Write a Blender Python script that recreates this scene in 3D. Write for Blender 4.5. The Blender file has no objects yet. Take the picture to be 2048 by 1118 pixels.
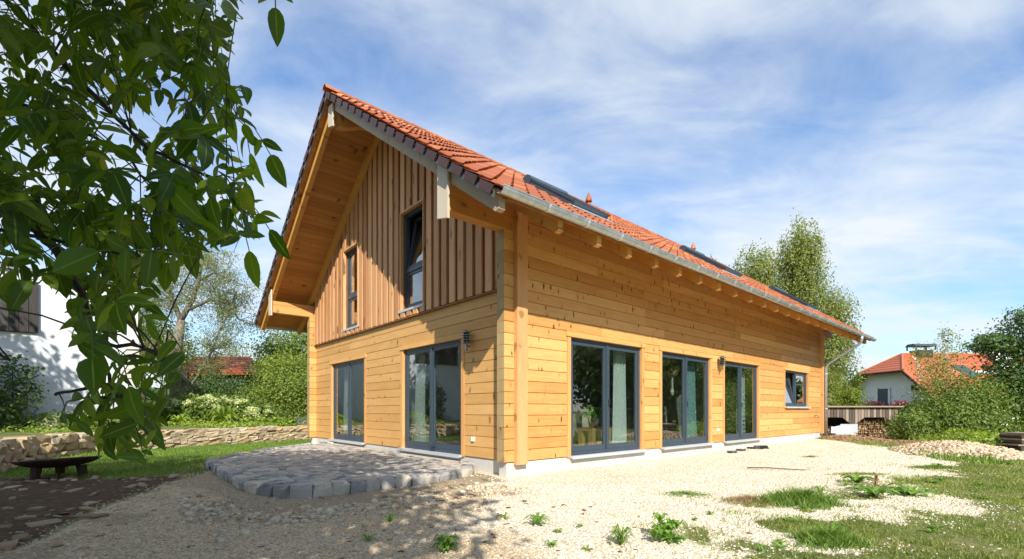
import bpy, bmesh, math, random
import numpy as np
from mathutils import Vector, Matrix
R = random.Random(7)
NP = np.random.default_rng(11)
C = bpy.context.scene.collection
SC = bpy.context.scene
# ---------------------------------------------------------------- camera
CAMZ = 1.14; FPX = 935.0; HY = 820.5
cam = bpy.data.cameras.new("camera"); camo = bpy.data.objects.new("camera", cam); C.objects.link(camo)
cam.sensor_width = 36.0; cam.lens = 36.0 * FPX / 2048; cam.shift_y = (HY - 559) / 2048
cam.clip_end = 3000; cam.clip_start = 0.05
camo.location = (0, 0, CAMZ); camo.rotation_euler = (math.radians(90), 0, 0)
SC.camera = camo
# ---------------------------------------------------------------- sky, sun, exposure
SUN_DIR = Vector((-0.351, 1.922, -1.426)).normalized()      # direction the light travels
SUN_EL = math.asin(-SUN_DIR.z)
SUN_AZ = math.atan2(-SUN_DIR.x, -SUN_DIR.y)                  # from +Y towards +X
w = bpy.data.worlds.new("World"); SC.world = w; w.use_nodes = True
nt = w.node_tree; nt.nodes.clear()
def nd(nt, t, **k):
    n = nt.nodes.new(t)
    for a, b in k.items():
        if a in n.inputs: n.inputs[a].default_value = b
        else: setattr(n, a, b)
    return n
def math_(nt, op, a, b=None, c=None):
    n = nd(nt, 'ShaderNodeMath', operation=op)
    for i, x in enumerate((a, b, c)):
        if x is None: continue
        if isinstance(x, (int, float)): n.inputs[i].default_value = x
        else: nt.links.new(x, n.inputs[i])
    return n.outputs[0]
def ramp(nt, fac, stops, interp='LINEAR'):
    n = nd(nt, 'ShaderNodeValToRGB'); cr = n.color_ramp; cr.interpolation = interp
    while len(cr.elements) < len(stops): cr.elements.new(0.5)
    for e, (p, c) in zip(cr.elements, stops):
        e.position = p; e.color = (*c, 1) if len(c) == 3 else c
    if fac is not None: nt.links.new(fac, n.inputs[0])
    return n
def mixc(nt, fac, a, b, mode='MIX'):
    n = nd(nt, 'ShaderNodeMix', data_type='RGBA', blend_type=mode)
    for i, x in ((0, fac), (6, a), (7, b)):
        if isinstance(x, (int, float)): n.inputs[i].default_value = x
        elif isinstance(x, tuple): n.inputs[i].default_value = (*x, 1) if len(x) == 3 else x
        else: nt.links.new(x, n.inputs[i])
    return n.outputs[2]
L = nt.links.new
sky = nd(nt, 'ShaderNodeTexSky', sky_type='NISHITA'); sky.sun_disc = False
sky.sun_elevation = SUN_EL; sky.sun_rotation = SUN_AZ
sky.altitude = 400; sky.air_density = 1.4; sky.dust_density = 0.0; sky.ozone_density = 8.5
tc = nd(nt, 'ShaderNodeTexCoord'); sp = nd(nt, 'ShaderNodeSeparateXYZ'); L(tc.outputs['Generated'], sp.inputs[0])
zz = math_(nt, 'ADD', math_(nt, 'MAXIMUM', sp.outputs[2], 0.0), 0.16)
cx = math_(nt, 'DIVIDE', sp.outputs[0], zz); cy = math_(nt, 'DIVIDE', sp.outputs[1], zz)
cmb = nd(nt, 'ShaderNodeCombineXYZ'); L(cx, cmb.inputs[0]); L(cy, cmb.inputs[1])
mp = nd(nt, 'ShaderNodeMapping'); L(cmb.outputs[0], mp.inputs[0])
mp.inputs['Rotation'].default_value = (0, 0, math.radians(35)); mp.inputs['Scale'].default_value = (0.75, 1.25, 1); mp.inputs['Location'].default_value = (1.37, 3.1, 0)
nA = nd(nt, 'ShaderNodeTexNoise', Scale=1.05, Detail=9.0, Roughness=0.50, Distortion=0.3); L(mp.outputs[0], nA.inputs['Vector'])
nB = nd(nt, 'ShaderNodeTexNoise', Scale=3.1, Detail=7.0, Roughness=0.6, Distortion=0.5); L(mp.outputs[0], nB.inputs['Vector'])
cl = math_(nt, 'ADD', math_(nt, 'MULTIPLY', nA.outputs[0], 0.70), math_(nt, 'MULTIPLY', nB.outputs[0], 0.30))
hz = math_(nt, 'MULTIPLY', math_(nt, 'SUBTRACT', 1.0, math_(nt, 'MINIMUM', math_(nt, 'MAXIMUM', sp.outputs[2], 0.0), 1.0)), 0.05)
cr = ramp(nt, math_(nt, 'ADD', cl, hz), [(0.40, (0.04,) * 3), (0.485, (0.34,) * 3), (0.55, (0.64,) * 3), (0.64, (0.96,) * 3)])
SKY_S, CLOUD_S = 0.150, 0.74
b1 = nd(nt, 'ShaderNodeBackground', Strength=SKY_S); b2 = nd(nt, 'ShaderNodeBackground', Strength=CLOUD_S)
L(sky.outputs[0], b1.inputs[0]); b2.inputs[0].default_value = (0.88, 0.945, 1.0, 1)
ms = nd(nt, 'ShaderNodeMixShader'); L(cr.outputs[0], ms.inputs[0]); L(b1.outputs[0], ms.inputs[1]); L(b2.outputs[0], ms.inputs[2])
wo = nd(nt, 'ShaderNodeOutputWorld'); L(ms.outputs[0], wo.inputs[0])
sl = bpy.data.lights.new("sun", 'SUN'); sl.energy = 5.0; sl.angle = math.radians(0.53); sl.color = (1.0, 0.93, 0.82)
so = bpy.data.objects.new("sun", sl); C.objects.link(so); so.rotation_euler = SUN_DIR.to_track_quat('-Z', 'Y').to_euler(); so.location = (6, -30, 24)
SC.view_settings.view_transform = 'Standard'; SC.view_settings.look = 'None'
SC.view_settings.exposure = 0.46; SC.view_settings.gamma = 1.0; SC.view_settings.use_curve_mapping = False
SC.cycles.max_bounces = 8; SC.cycles.transparent_max_bounces = 24; SC.cycles.use_denoising = True

# ================================================================ helpers
class MB:
    def __init__(s): s.v = []; s.f = []; s.m = []
    def add(s, vs, fs, m=0):
        o = len(s.v); s.v += [tuple(x) for x in vs]; s.f += [tuple(o + i for i in f) for f in fs]; s.m += [m] * len(fs); return s
    def box(s, a, b, m=0, M=None):
        x0, y0, z0 = a; x1, y1, z1 = b
        vs = [(x0, y0, z0), (x1, y0, z0), (x1, y1, z0), (x0, y1, z0), (x0, y0, z1), (x1, y0, z1), (x1, y1, z1), (x0, y1, z1)]
        if M: vs = [M(*p) for p in vs]
        return s.add(vs, [(0, 3, 2, 1), (4, 5, 6, 7), (0, 1, 5, 4), (1, 2, 6, 5), (2, 3, 7, 6), (3, 0, 4, 7)], m)
    def prism(s, poly, off, m=0, mcap=None):
        n = len(poly); off = Vector(off); P = [Vector(p) for p in poly]; Q = [p + off for p in P]
        o = len(s.v); s.add(P + Q, [(i, (i + 1) % n, n + (i + 1) % n, n + i) for i in range(n)], m)
        s.f += [tuple(o + i for i in range(n))[::-1], tuple(o + n + i for i in range(n))]; s.m += [m if mcap is None else mcap] * 2
        return s
    def hexa(s, p8, m=0):
        return s.add(p8, [(0, 3, 2, 1), (4, 5, 6, 7), (0, 1, 5, 4), (1, 2, 6, 5), (2, 3, 7, 6), (3, 0, 4, 7)], m)
    def tube(s, pts, rad, n=6, m=0, cap=True):
        pts = [Vector(p) for p in pts]; k = len(pts)
        if isinstance(rad, (int, float)): rad = [rad] * k
        o = len(s.v); up = Vector((0.31, 0.17, 0.93))
        for i, p in enumerate(pts):
            d = (pts[min(i + 1, k - 1)] - pts[max(i - 1, 0)])
            if d.length < 1e-6: d = Vector((0, 0, 1))
            d.normalize(); a = d.cross(up)
            if a.length < 1e-3: a = d.cross(Vector((1, 0, 0)))
            a.normalize(); b = d.cross(a)
            for j in range(n):
                t = 2 * math.pi * j / n; s.v.append(tuple(p + (a * math.cos(t) + b * math.sin(t)) * rad[i]))
        for i in range(k - 1):
            for j in range(n):
                s.f.append((o + i * n + j, o + i * n + (j + 1) % n, o + (i + 1) * n + (j + 1) % n, o + (i + 1) * n + j)); s.m.append(m)
        if cap:
            s.f.append(tuple(o + j for j in range(n))[::-1]); s.f.append(tuple(o + (k - 1) * n + j for j in range(n))); s.m += [m, m]
        return s
    def lathe(s, prof, c=(0, 0, 0), n=16, m=0, axis='z'):
        o = len(s.v); k = len(prof); c = Vector(c)
        for r, h in prof:
            for j in range(n):
                t = 2 * math.pi * j / n
                p = Vector((r * math.cos(t), r * math.sin(t), h))
                if axis == 'x': p = Vector((p.z, p.x, p.y))
                if axis == 'y': p = Vector((p.x, p.z, p.y))
                s.v.append(tuple(c + p))
        for i in range(k - 1):
            for j in range(n):
                s.f.append((o + i * n + j, o + i * n + (j + 1) % n, o + (i + 1) * n + (j + 1) % n, o + (i + 1) * n + j)); s.m.append(m)
        s.f.append(tuple(o + j for j in range(n))[::-1]); s.f.append(tuple(o + (k - 1) * n + j for j in range(n))); s.m += [m, m]
        return s
    def mesh(s, name, mats, smooth=False, recalc=True):
        me = bpy.data.meshes.new(name); me.from_pydata(s.v, [], s.f)
        for mt in (mats if isinstance(mats, (list, tuple)) else [mats]): me.materials.append(mt)
        if any(s.m): me.polygons.foreach_set('material_index', s.m)
        if recalc:
            bm = bmesh.new(); bm.from_mesh(me); bmesh.ops.recalc_face_normals(bm, faces=bm.faces[:]); bm.to_mesh(me); bm.free()
        if smooth: me.polygons.foreach_set('use_smooth', [True] * len(me.polygons))
        me.update(); return me
    def build(s, name, mats, parent=None, smooth=False, kind=None, label=None):
        return link(name, s.mesh(name, mats, smooth), parent, kind, label)
def link(name, me, parent=None, kind=None, label=None, loc=None, rot=None):
    o = bpy.data.objects.new(name, me); C.objects.link(o)
    if parent is not None: o.parent = parent
    if kind: o['kind'] = kind
    if label: o['label'] = label
    if loc is not None: o.location = loc
    if rot is not None: o.rotation_euler = rot
    return o
def tag(o, label, cat, group=None):
    o['label'] = label; o['category'] = cat
    if group: o['group'] = group
    return o
def thing(name, label, cat, loc=(0, 0, 0), rz=0, group=None):
    o = bpy.data.objects.new(name, None); C.objects.link(o); o.location = loc; o.rotation_euler = (0, 0, rz); o.empty_display_size = 0.2
    return tag(o, label, cat, group)
def copytree(o, parent=None):
    c = o.copy(); C.objects.link(c)
    if parent is not None: c.parent = parent
    for ch in list(o.children): copytree(ch, c)
    return c
def npmesh(name, V, F, mat, attrs=None, parent=None, kind=None, smooth=False):
    V = np.asarray(V, np.float32); F = np.asarray(F, np.int32); nf, k = F.shape
    me = bpy.data.meshes.new(name); me.vertices.add(len(V)); me.vertices.foreach_set('co', V.ravel())
    me.loops.add(nf * k); me.loops.foreach_set('vertex_index', F.ravel())
    me.polygons.add(nf); me.polygons.foreach_set('loop_start', np.arange(0, nf * k, k, dtype=np.int32))
    me.polygons.foreach_set('loop_total', np.full(nf, k, np.int32))
    for a, d in (attrs or {}).items():
        at = me.attributes.new(a, 'FLOAT', 'POINT'); at.data.foreach_set('value', np.asarray(d, np.float32))
    me.materials.append(mat); me.update(calc_edges=True)
    if smooth: me.polygons.foreach_set('use_smooth', np.ones(nf, bool))
    return link(name, me, parent, kind)
def vnoise(x, y, s=1.0, seed=0):
    x = np.asarray(x, float) / s; y = np.asarray(y, float) / s
    xi = np.floor(x).astype(int); yi = np.floor(y).astype(int); fx = x - xi; fy = y - yi
    fx = fx * fx * (3 - 2 * fx); fy = fy * fy * (3 - 2 * fy)
    def h(a, b):
        n = (a * 374761393 + b * 668265263 + seed * 974711) & 0x7fffffff
        n = ((n ^ (n >> 13)) * 1274126177) & 0x7fffffff
        return ((n ^ (n >> 16)) & 0xffff) / 65535.0
    return (h(xi, yi) * (1 - fx) + h(xi + 1, yi) * fx) * (1 - fy) + (h(xi, yi + 1) * (1 - fx) + h(xi + 1, yi + 1) * fx) * fy
def sstep(a, b, x): t = np.clip((x - a) / (b - a), 0, 1); return t * t * (3 - 2 * t)
def polysd(x, y, poly):
    x = np.asarray(x, float); y = np.asarray(y, float); d = np.full(x.shape, 1e9); ins = np.zeros(x.shape, bool); n = len(poly)
    for i in range(n):
        x0, y0 = poly[i]; x1, y1 = poly[(i + 1) % n]; ex, ey = x1 - x0, y1 - y0
        t = np.clip(((x - x0) * ex + (y - y0) * ey) / (ex * ex + ey * ey), 0, 1)
        d = np.minimum(d, np.hypot(x - x0 - t * ex, y - y0 - t * ey))
        cond = ((y0 > y) != (y1 > y)) & (x < (x1 - x0) * (y - y0) / ((y1 - y0) if y1 != y0 else 1e-9) + x0)
        ins ^= cond
    return np.where(ins, d, -d)
def proj(p): return 1024 + FPX * p[0] / p[1], HY - FPX * (p[2] - CAMZ) / p[1]
def unproj(px, py, dist): return Vector(((px - 1024) / FPX * dist, dist, CAMZ + (HY - py) / FPX * dist))

# ================================================================ materials
def newmat(name):
    m = bpy.data.materials.new(name); m.use_nodes = True; t = m.node_tree
    return m, t, t.nodes['Principled BSDF']
def bump(t, h, bs, strength=0.3, dist=0.01):
    b = nd(t, 'ShaderNodeBump', Strength=strength, Distance=dist); t.links.new(h, b.inputs['Height']); t.links.new(b.outputs[0], bs.inputs['Normal'])
def simple(name, col, rough=0.6, metal=0.0, var=0.12, scale=6.0, bmp=0.0, spec=0.5):
    m, t, b = newmat(name); tc = nd(t, 'ShaderNodeTexCoord'); oi = nd(t, 'ShaderNodeObjectInfo')
    n = nd(t, 'ShaderNodeTexNoise', Scale=scale, Detail=5.0, Roughness=0.6); t.links.new(tc.outputs['Object'], n.inputs['Vector'])
    f = math_(t, 'ADD', math_(t, 'MULTIPLY', n.outputs[0], 0.7), math_(t, 'MULTIPLY', oi.outputs['Random'], 0.3))
    lo = tuple(c * (1 - var * 1.6) for c in col); hi = tuple(min(1, c * (1 + var * 1.6)) for c in col)
    r = ramp(t, f, [(0.25, lo), (0.75, hi)]); t.links.new(r.outputs[0], b.inputs['Base Color'])
    b.inputs['Roughness'].default_value = rough; b.inputs['Metallic'].default_value = metal; b.inputs['Specular IOR Level'].default_value = spec
    if bmp: bump(t, n.outputs[0], b, bmp, 0.01)
    return m
def wood(name, lo, hi, axis, rough=0.55, knots=0.0, kcol=(0.07, 0.03, 0.012), rvar=0.35, grain=1.0, grey=None, kd=(6.0, 2.0)):
    m, t, b = newmat(name); tc = nd(t, 'ShaderNodeTexCoord'); oi = nd(t, 'ShaderNodeObjectInfo')
    off = nd(t, 'ShaderNodeVectorMath', operation='ADD'); t.links.new(tc.outputs['Object'], off.inputs[0])
    rv = nd(t, 'ShaderNodeCombineXYZ')
    for i, k in enumerate((37.0, 61.0, 17.0)): t.links.new(math_(t, 'MULTIPLY', oi.outputs['Random'], k), rv.inputs[i])
    t.links.new(rv.outputs[0], off.inputs[1])
    sc = {'x': (0.9, 13, 13), 'y': (13, 0.9, 13), 'z': (13, 13, 0.9)}[axis]
    mp = nd(t, 'ShaderNodeMapping'); mp.inputs['Scale'].default_value = tuple(s * grain for s in sc); t.links.new(off.outputs[0], mp.inputs[0])
    n1 = nd(t, 'ShaderNodeTexNoise', Scale=1.6, Detail=6.0, Roughness=0.62, Distortion=1.1); t.links.new(mp.outputs[0], n1.inputs['Vector'])
    n2 = nd(t, 'ShaderNodeTexNoise', Scale=7.0, Detail=3.0, Roughness=0.6); t.links.new(mp.outputs[0], n2.inputs['Vector'])
    n3 = nd(t, 'ShaderNodeTexNoise', Scale=0.8, Detail=3.0, Roughness=0.6); t.links.new(off.outputs[0], n3.inputs['Vector'])
    f = math_(t, 'ADD', math_(t, 'MULTIPLY', n1.outputs[0], 0.55), math_(t, 'ADD', math_(t, 'MULTIPLY', n2.outputs[0], 0.2), math_(t, 'MULTIPLY', n3.outputs[0], 0.25)))
    f = math_(t, 'ADD', math_(t, 'SUBTRACT', f, rvar * 0.5), math_(t, 'MULTIPLY', oi.outputs['Random'], rvar))
    r = ramp(t, f, [(0.22, lo), (0.5, tuple((a + c) / 2 for a, c in zip(lo, hi))), (0.74, hi)]); col = r.outputs[0]
    if grey:
        col = mixc(t, math_(t, 'MULTIPLY', ramp(t, n3.outputs[0], [(0.35, (0, 0, 0)), (0.7, (1, 1, 1))]).outputs[0], grey[0]), col, grey[1])
    if knots:
        a, c = kd
        ks = {'x': (a, 0.6, c), 'y': (0.6, a, c), 'z': (c * 1.6, c * 1.6, a * 0.42)}[axis]
        mk = nd(t, 'ShaderNodeMapping'); mk.inputs['Scale'].default_value = ks; t.links.new(off.outputs[0], mk.inputs[0])
        nz = nd(t, 'ShaderNodeTexNoise', Scale=2.2, Detail=2.0); t.links.new(off.outputs[0], nz.inputs['Vector'])
        wv = nd(t, 'ShaderNodeVectorMath', operation='MULTIPLY_ADD'); t.links.new(nz.outputs['Color'], wv.inputs[0]); wv.inputs[1].default_value = (0.9, 0.9, 0.9); t.links.new(mk.outputs[0], wv.inputs[2])
        vo = nd(t, 'ShaderNodeTexVoronoi', feature='F1', Scale=1.0, Randomness=1.0); t.links.new(wv.outputs[0], vo.inputs['Vector'])
        th = math_(t, 'MULTIPLY', vo.outputs['Color'], 1.0)
        k = math_(t, 'SUBTRACT', math_(t, 'MULTIPLY', th, 0.27), vo.outputs['Distance'])
        kf = ramp(t, k, [(0.0, (0, 0, 0)), (0.05, (1, 1, 1))])
        halo = ramp(t, math_(t, 'SUBTRACT', math_(t, 'MULTIPLY', th, 0.5), vo.outputs['Distance']), [(0.0, (0, 0, 0)), (0.3, (1, 1, 1))])
        col = mixc(t, math_(t, 'MULTIPLY', halo.outputs[0], 0.35 * knots), col, tuple(x * 0.55 for x in lo))
        col = mixc(t, math_(t, 'MULTIPLY', kf.outputs[0], 0.9 * knots), col, kcol)
    t.links.new(col, b.inputs['Base Color']); b.inputs['Roughness'].default_value = rough; b.inputs['Specular IOR Level'].default_value = 0.3
    bump(t, n2.outputs[0], b, 0.18, 0.004)
    return m
LO, HI = (0.50, 0.230, 0.062), (0.765, 0.445, 0.165)
M = {}
M['log_x'] = wood('log_wood_long', LO, HI, 'x', knots=1.0, rvar=0.40, kd=(9.5, 3.2))
M['log_y'] = wood('log_wood_gable', (0.50, 0.26, 0.08), (0.72, 0.44, 0.17), 'y', knots=0.6, rvar=0.22, kd=(5.5, 3.0))
M['log_end'] = wood('log_end_grain', (0.30, 0.21, 0.10), (0.52, 0.38, 0.19), 'z', knots=0.8, rvar=0.2, grain=0.5, kd=(4, 3))
M['trim_x'] = wood('trim_wood', (0.52, 0.25, 0.07), (0.76, 0.44, 0.16), 'x', knots=0.5, rvar=0.2)
M['trim_y'] = wood('trim_wood_gable', (0.52, 0.25, 0.07), (0.76, 0.44, 0.16), 'y', knots=0.5, rvar=0.2)
M['trim_z'] = wood('trim_wood_upright', (0.50, 0.23, 0.065), (0.76, 0.42, 0.16), 'z', knots=0.5, rvar=0.2)
M['post'] = wood('post_wood', (0.52, 0.25, 0.09), (0.74, 0.42, 0.19), 'z', knots=0.5, rvar=0.1)
M['clad'] = wood('cladding_wood', (0.40, 0.185, 0.075), (0.70, 0.40, 0.195), 'z', knots=0.7, rvar=0.45, kd=(3.2, 3.0), grain=1.3)
M['clad_shade'] = wood('cladding_wood_shade', (0.20, 0.085, 0.035), (0.36, 0.18, 0.085), 'z', knots=0.3, rvar=0.3)  # darker copy of the cladding wood, recess shade put into the colour
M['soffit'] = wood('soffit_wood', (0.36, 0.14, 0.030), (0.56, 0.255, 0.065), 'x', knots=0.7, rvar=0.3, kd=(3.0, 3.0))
M['rafter'] = wood('rafter_wood', (0.50, 0.215, 0.045), (0.72, 0.38, 0.10), 'y', knots=0.5, rvar=0.2)
M['rafter_w'] = wood('weathered_rafter_wood', (0.34, 0.25, 0.15), (0.56, 0.44, 0.29), 'y', knots=0.5, rvar=0.1, grey=(0.6, (0.40, 0.36, 0.30)))
M['endboard'] = wood('pale_end_board', (0.50, 0.42, 0.31), (0.72, 0.62, 0.48), 'z', knots=0.4, rvar=0.15, grey=(0.5, (0.5, 0.48, 0.44)))
M['frame'] = simple('anthracite_frame', (0.040, 0.062, 0.085), 0.38, 0, 0.06)
M['sill'] = simple('aluminium_sill', (0.50, 0.535, 0.58), 0.42, 0.15, 0.06)
M['zinc'] = simple('zinc', (0.50, 0.545, 0.575), 0.36, 0.6, 0.22, 9.0)
M['zincd'] = simple('zinc_strip', (0.13, 0.19, 0.245), 0.5, 0.3, 0.35, 14.0)
M['galv'] = simple('galvanised_steel', (0.72, 0.74, 0.75), 0.45, 0.5, 0.05)
M['steel'] = simple('brushed_steel', (0.42, 0.42, 0.42), 0.28, 1.0, 0.05)
M['conc'] = simple('plinth_concrete', (0.50, 0.49, 0.465), 0.85, 0, 0.10, 3.0, 0.15)
M['mortar'] = simple('mortar', (0.22, 0.23, 0.235), 0.9, 0, 0.15, 8.0, 0.4)
M['plastic'] = simple('white_plastic', (0.78, 0.78, 0.76), 0.35)
M['plaster'] = simple('interior_plaster', (0.40, 0.39, 0.365), 0.8, 0, 0.04)
M['floor'] = wood('interior_floor_wood', (0.22, 0.12, 0.05), (0.36, 0.21, 0.10), 'x', rvar=0.1)
def tilemat(name, lo, hi):
    m, t, b = newmat(name); oi = nd(t, 'ShaderNodeObjectInfo'); tc = nd(t, 'ShaderNodeTexCoord'); at = nd(t, 'ShaderNodeAttribute', attribute_name='rnd')
    n = nd(t, 'ShaderNodeTexNoise', Scale=5.0, Detail=5.0); t.links.new(tc.outputs['Object'], n.inputs['Vector'])
    n2 = nd(t, 'ShaderNodeTexNoise', Scale=60.0, Detail=2.0); t.links.new(tc.outputs['Object'], n2.inputs['Vector'])
    f = math_(t, 'ADD', math_(t, 'MULTIPLY', n.outputs[0], 0.5), math_(t, 'ADD', math_(t, 'MULTIPLY', oi.outputs['Random'], 0.36), math_(t, 'MULTIPLY', at.outputs['Fac'], 0.36)))
    t.links.new(ramp(t, f, [(0.15, tuple(c * .8 for c in lo)), (0.45, lo), (0.8, hi)]).outputs[0], b.inputs['Base Color']); b.inputs['Roughness'].default_value = 0.5
    bump(t, n2.outputs[0], b, 0.08, 0.003); return m
M['tile'] = tilemat('clay_tile', (0.34, 0.100, 0.036), (0.62, 0.225, 0.080))
M['gapshade'] = simple('gap_shade', (0.02, 0.013, 0.012), .9)
M['flap'] = simple('verge_tile_brown', (0.060, 0.026, 0.024), 0.55, 0, 0.2)
def glassmat():
    m = bpy.data.materials.new('window_glass'); m.use_nodes = True; t = m.node_tree; t.nodes.clear()
    tr = nd(t, 'ShaderNodeBsdfTransparent'); tr.inputs[0].default_value = (0.80, 0.86, 0.84, 1)
    gl = nd(t, 'ShaderNodeBsdfGlossy', Roughness=0.004); gl.inputs[0].default_value = (1, 1, 1, 1)
    fr = nd(t, 'ShaderNodeFresnel'); ge = nd(t, 'ShaderNodeNewGeometry'); t.links.new(math_(t, 'SUBTRACT', 1.5, math_(t, 'MULTIPLY', ge.outputs['Backfacing'], 0.83333)), fr.inputs['IOR']); mx = nd(t, 'ShaderNodeMixShader'); o = nd(t, 'ShaderNodeOutputMaterial')
    tc = nd(t, 'ShaderNodeTexCoord'); n = nd(t, 'ShaderNodeTexNoise', Scale=1.1, Detail=1.0); t.links.new(tc.outputs['Object'], n.inputs['Vector'])
    b = nd(t, 'ShaderNodeBump', Strength=0.02, Distance=0.02); t.links.new(n.outputs[0], b.inputs['Height']); t.links.new(b.outputs[0], gl.inputs['Normal'])
    t.links.new(math_(t, 'MINIMUM', math_(t, 'MULTIPLY', fr.outputs[0], 2.6), 1.0), mx.inputs[0]); t.links.new(tr.outputs[0], mx.inputs[1]); t.links.new(gl.outputs[0], mx.inputs[2]); t.links.new(mx.outputs[0], o.inputs[0])
    return m
M['glass'] = glassmat()
def leafmat(name, lo, hi, transl=0.35, rough=0.5, tcol=None, extra=None):
    m, t, b = newmat(name); at = nd(t, 'ShaderNodeAttribute', attribute_name='rnd'); oi = nd(t, 'ShaderNodeObjectInfo')
    f = math_(t, 'FRACT', math_(t, 'ADD', at.outputs['Fac'], math_(t, 'MULTIPLY', oi.outputs['Random'], 0.0)))
    stops = [(0.0, lo), (0.7, hi)] + ([(0.96, hi), (0.985, extra)] if extra else [(1.0, tuple(min(1, c * 1.25) for c in hi))])
    r = ramp(t, f, stops); t.links.new(r.outputs[0], b.inputs['Base Color']); b.inputs['Roughness'].default_value = rough; b.inputs['Specular IOR Level'].default_value = 0.4
    tl = nd(t, 'ShaderNodeBsdfTranslucent'); tint = mixc(t, 1.0, r.outputs[0], tcol or (1.5, 1.7, 0.5), 'MULTIPLY'); t.links.new(tint, tl.inputs[0])
    mx = nd(t, 'ShaderNodeMixShader'); mx.inputs[0].default_value = transl; o = t.nodes['Material Output']
    t.links.new(b.outputs[0], mx.inputs[1]); t.links.new(tl.outputs[0], mx.inputs[2]); t.links.new(mx.outputs[0], o.inputs[0]); return m
M['leaf_mid'] = leafmat('leaf_mid_green', (0.062, 0.115, 0.021), (0.185, 0.255, 0.050))
M['leaf_dark'] = leafmat('leaf_dark_green', (0.025, 0.064, 0.013), (0.080, 0.145, 0.030), 0.25)
M['leaf_yel'] = leafmat('leaf_yellow_green', (0.10, 0.15, 0.02), (0.24, 0.28, 0.035))
M['leaf_var'] = leafmat('leaf_variegated', (0.075, 0.13, 0.022), (0.24, 0.30, 0.05))
M['leaf_birch'] = leafmat('leaf_birch', (0.12, 0.150, 0.034), (0.29, 0.31, 0.085), 0.4, extra=(0.34, 0.26, 0.05))
M['leaf_pale'] = leafmat('leaf_pale', (0.13, 0.155, 0.055), (0.24, 0.27, 0.10), 0.4)
M['leaf_fern'] = leafmat('leaf_fern', (0.13, 0.20, 0.03), (0.30, 0.38, 0.06), 0.4)
M['leaf_grey'] = leafmat('leaf_grey_green', (0.12, 0.16, 0.12), (0.24, 0.28, 0.21), 0.2)
M['leaf_copper'] = leafmat('leaf_copper', (0.10, 0.035, 0.02), (0.22, 0.08, 0.035), 0.25)
M['hyd'] = leafmat('hydrangea_flower', (0.42, 0.46, 0.20), (0.66, 0.68, 0.38), 0.25)
M['pink'] = leafmat('flower_pink', (0.55, 0.08, 0.16), (0.75, 0.22, 0.34), 0.25)
M['mauve'] = leafmat('flower_mauve', (0.40, 0.22, 0.42), (0.62, 0.42, 0.62), 0.25)
M['grass'] = leafmat('grass_blade', (0.065, 0.14, 0.020), (0.18, 0.29, 0.045), 0.3, extra=(0.36, 0.30, 0.13))
M['grass_dry'] = leafmat('meadow_blade', (0.10, 0.155, 0.028), (0.30, 0.335, 0.085), 0.35, extra=(0.42, 0.33, 0.15))
M['weed'] = leafmat('weed_leaf', (0.07, 0.15, 0.02), (0.17, 0.30, 0.045), 0.3)
M['straw'] = leafmat('dry_stalk', (0.20, 0.12, 0.06), (0.36, 0.24, 0.12), 0.1)
M['bark'] = simple('bark', (0.060, 0.045, 0.035), 0.9, 0, 0.4, 14.0, 0.6)
M['bark_pale'] = simple('bark_pale', (0.24, 0.21, 0.17), 0.9, 0, 0.3, 9.0, 0.5)
M['bark_white'] = simple('bark_birch', (0.55, 0.53, 0.48), 0.85, 0, 0.35, 7.0, 0.3)
def stonemat(name, stops, rough=0.85, scale=9.0, bmp=0.5, attr=True):
    m, t, b = newmat(name); oi = nd(t, 'ShaderNodeObjectInfo'); tc = nd(t, 'ShaderNodeTexCoord')
    n = nd(t, 'ShaderNodeTexNoise', Scale=scale, Detail=7.0, Roughness=0.7); t.links.new(tc.outputs['Object'], n.inputs['Vector'])
    n2 = nd(t, 'ShaderNodeTexNoise', Scale=scale * 6, Detail=3.0, Roughness=0.7); t.links.new(tc.outputs['Object'], n2.inputs['Vector'])
    src = nd(t, 'ShaderNodeAttribute', attribute_name='rnd').outputs['Fac'] if attr else oi.outputs['Random']
    r = ramp(t, src, stops); v = ramp(t, math_(t, 'ADD', math_(t, 'MULTIPLY', n.outputs[0], 0.6), math_(t, 'MULTIPLY', n2.outputs[0], 0.4)), [(0.28, (0.5,) * 3), (0.72, (1.3,) * 3)])
    t.links.new(mixc(t, 1.0, r.outputs[0], v.outputs[0], 'MULTIPLY'), b.inputs['Base Color']); b.inputs['Roughness'].default_value = rough
    bump(t, n.outputs[0], b, bmp, 0.02); return m
GRAV = [(0.0, (0.44, 0.36, 0.25)), (0.2, (0.78, 0.71, 0.56)), (0.5, (0.72, 0.67, 0.57)), (0.72, (0.85, 0.79, 0.65)), (0.88, (0.54, 0.52, 0.48)), (0.96, (0.66, 0.45, 0.22)), (1.0, (0.87, 0.84, 0.75))]
M['gravel'] = stonemat('gravel_stone', GRAV, 0.9, 30, 0.3)
M['rubble'] = stonemat('rubble_stone', [(0, (0.22, 0.14, 0.07)), (0.4, (0.36, 0.25, 0.14)), (0.7, (0.30, 0.24, 0.17)), (1, (0.46, 0.37, 0.26))], 0.9, 14, 0.4)
M['flatst'] = stonemat('flat_soil_stone', [(0, (0.16, 0.10, 0.055)), (0.5, (0.27, 0.19, 0.11)), (1, (0.38, 0.30, 0.20))], 0.9, 9, 0.5, attr=False)
M['rubble2'] = stonemat('heap_stone', [(0, (0.40, 0.27, 0.15)), (0.4, (0.62, 0.48, 0.31)), (0.7, (0.55, 0.46, 0.34)), (1, (0.72, 0.62, 0.46))], 0.9, 14, 0.4)
M['wallstone'] = stonemat('drystone', [(0, (0.30, 0.215, 0.12)), (0.3, (0.50, 0.40, 0.25)), (0.6, (0.40, 0.33, 0.23)), (0.85, (0.60, 0.52, 0.38)), (1, (0.55, 0.36, 0.17))], 0.9, 8, 0.6, attr=False)
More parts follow.
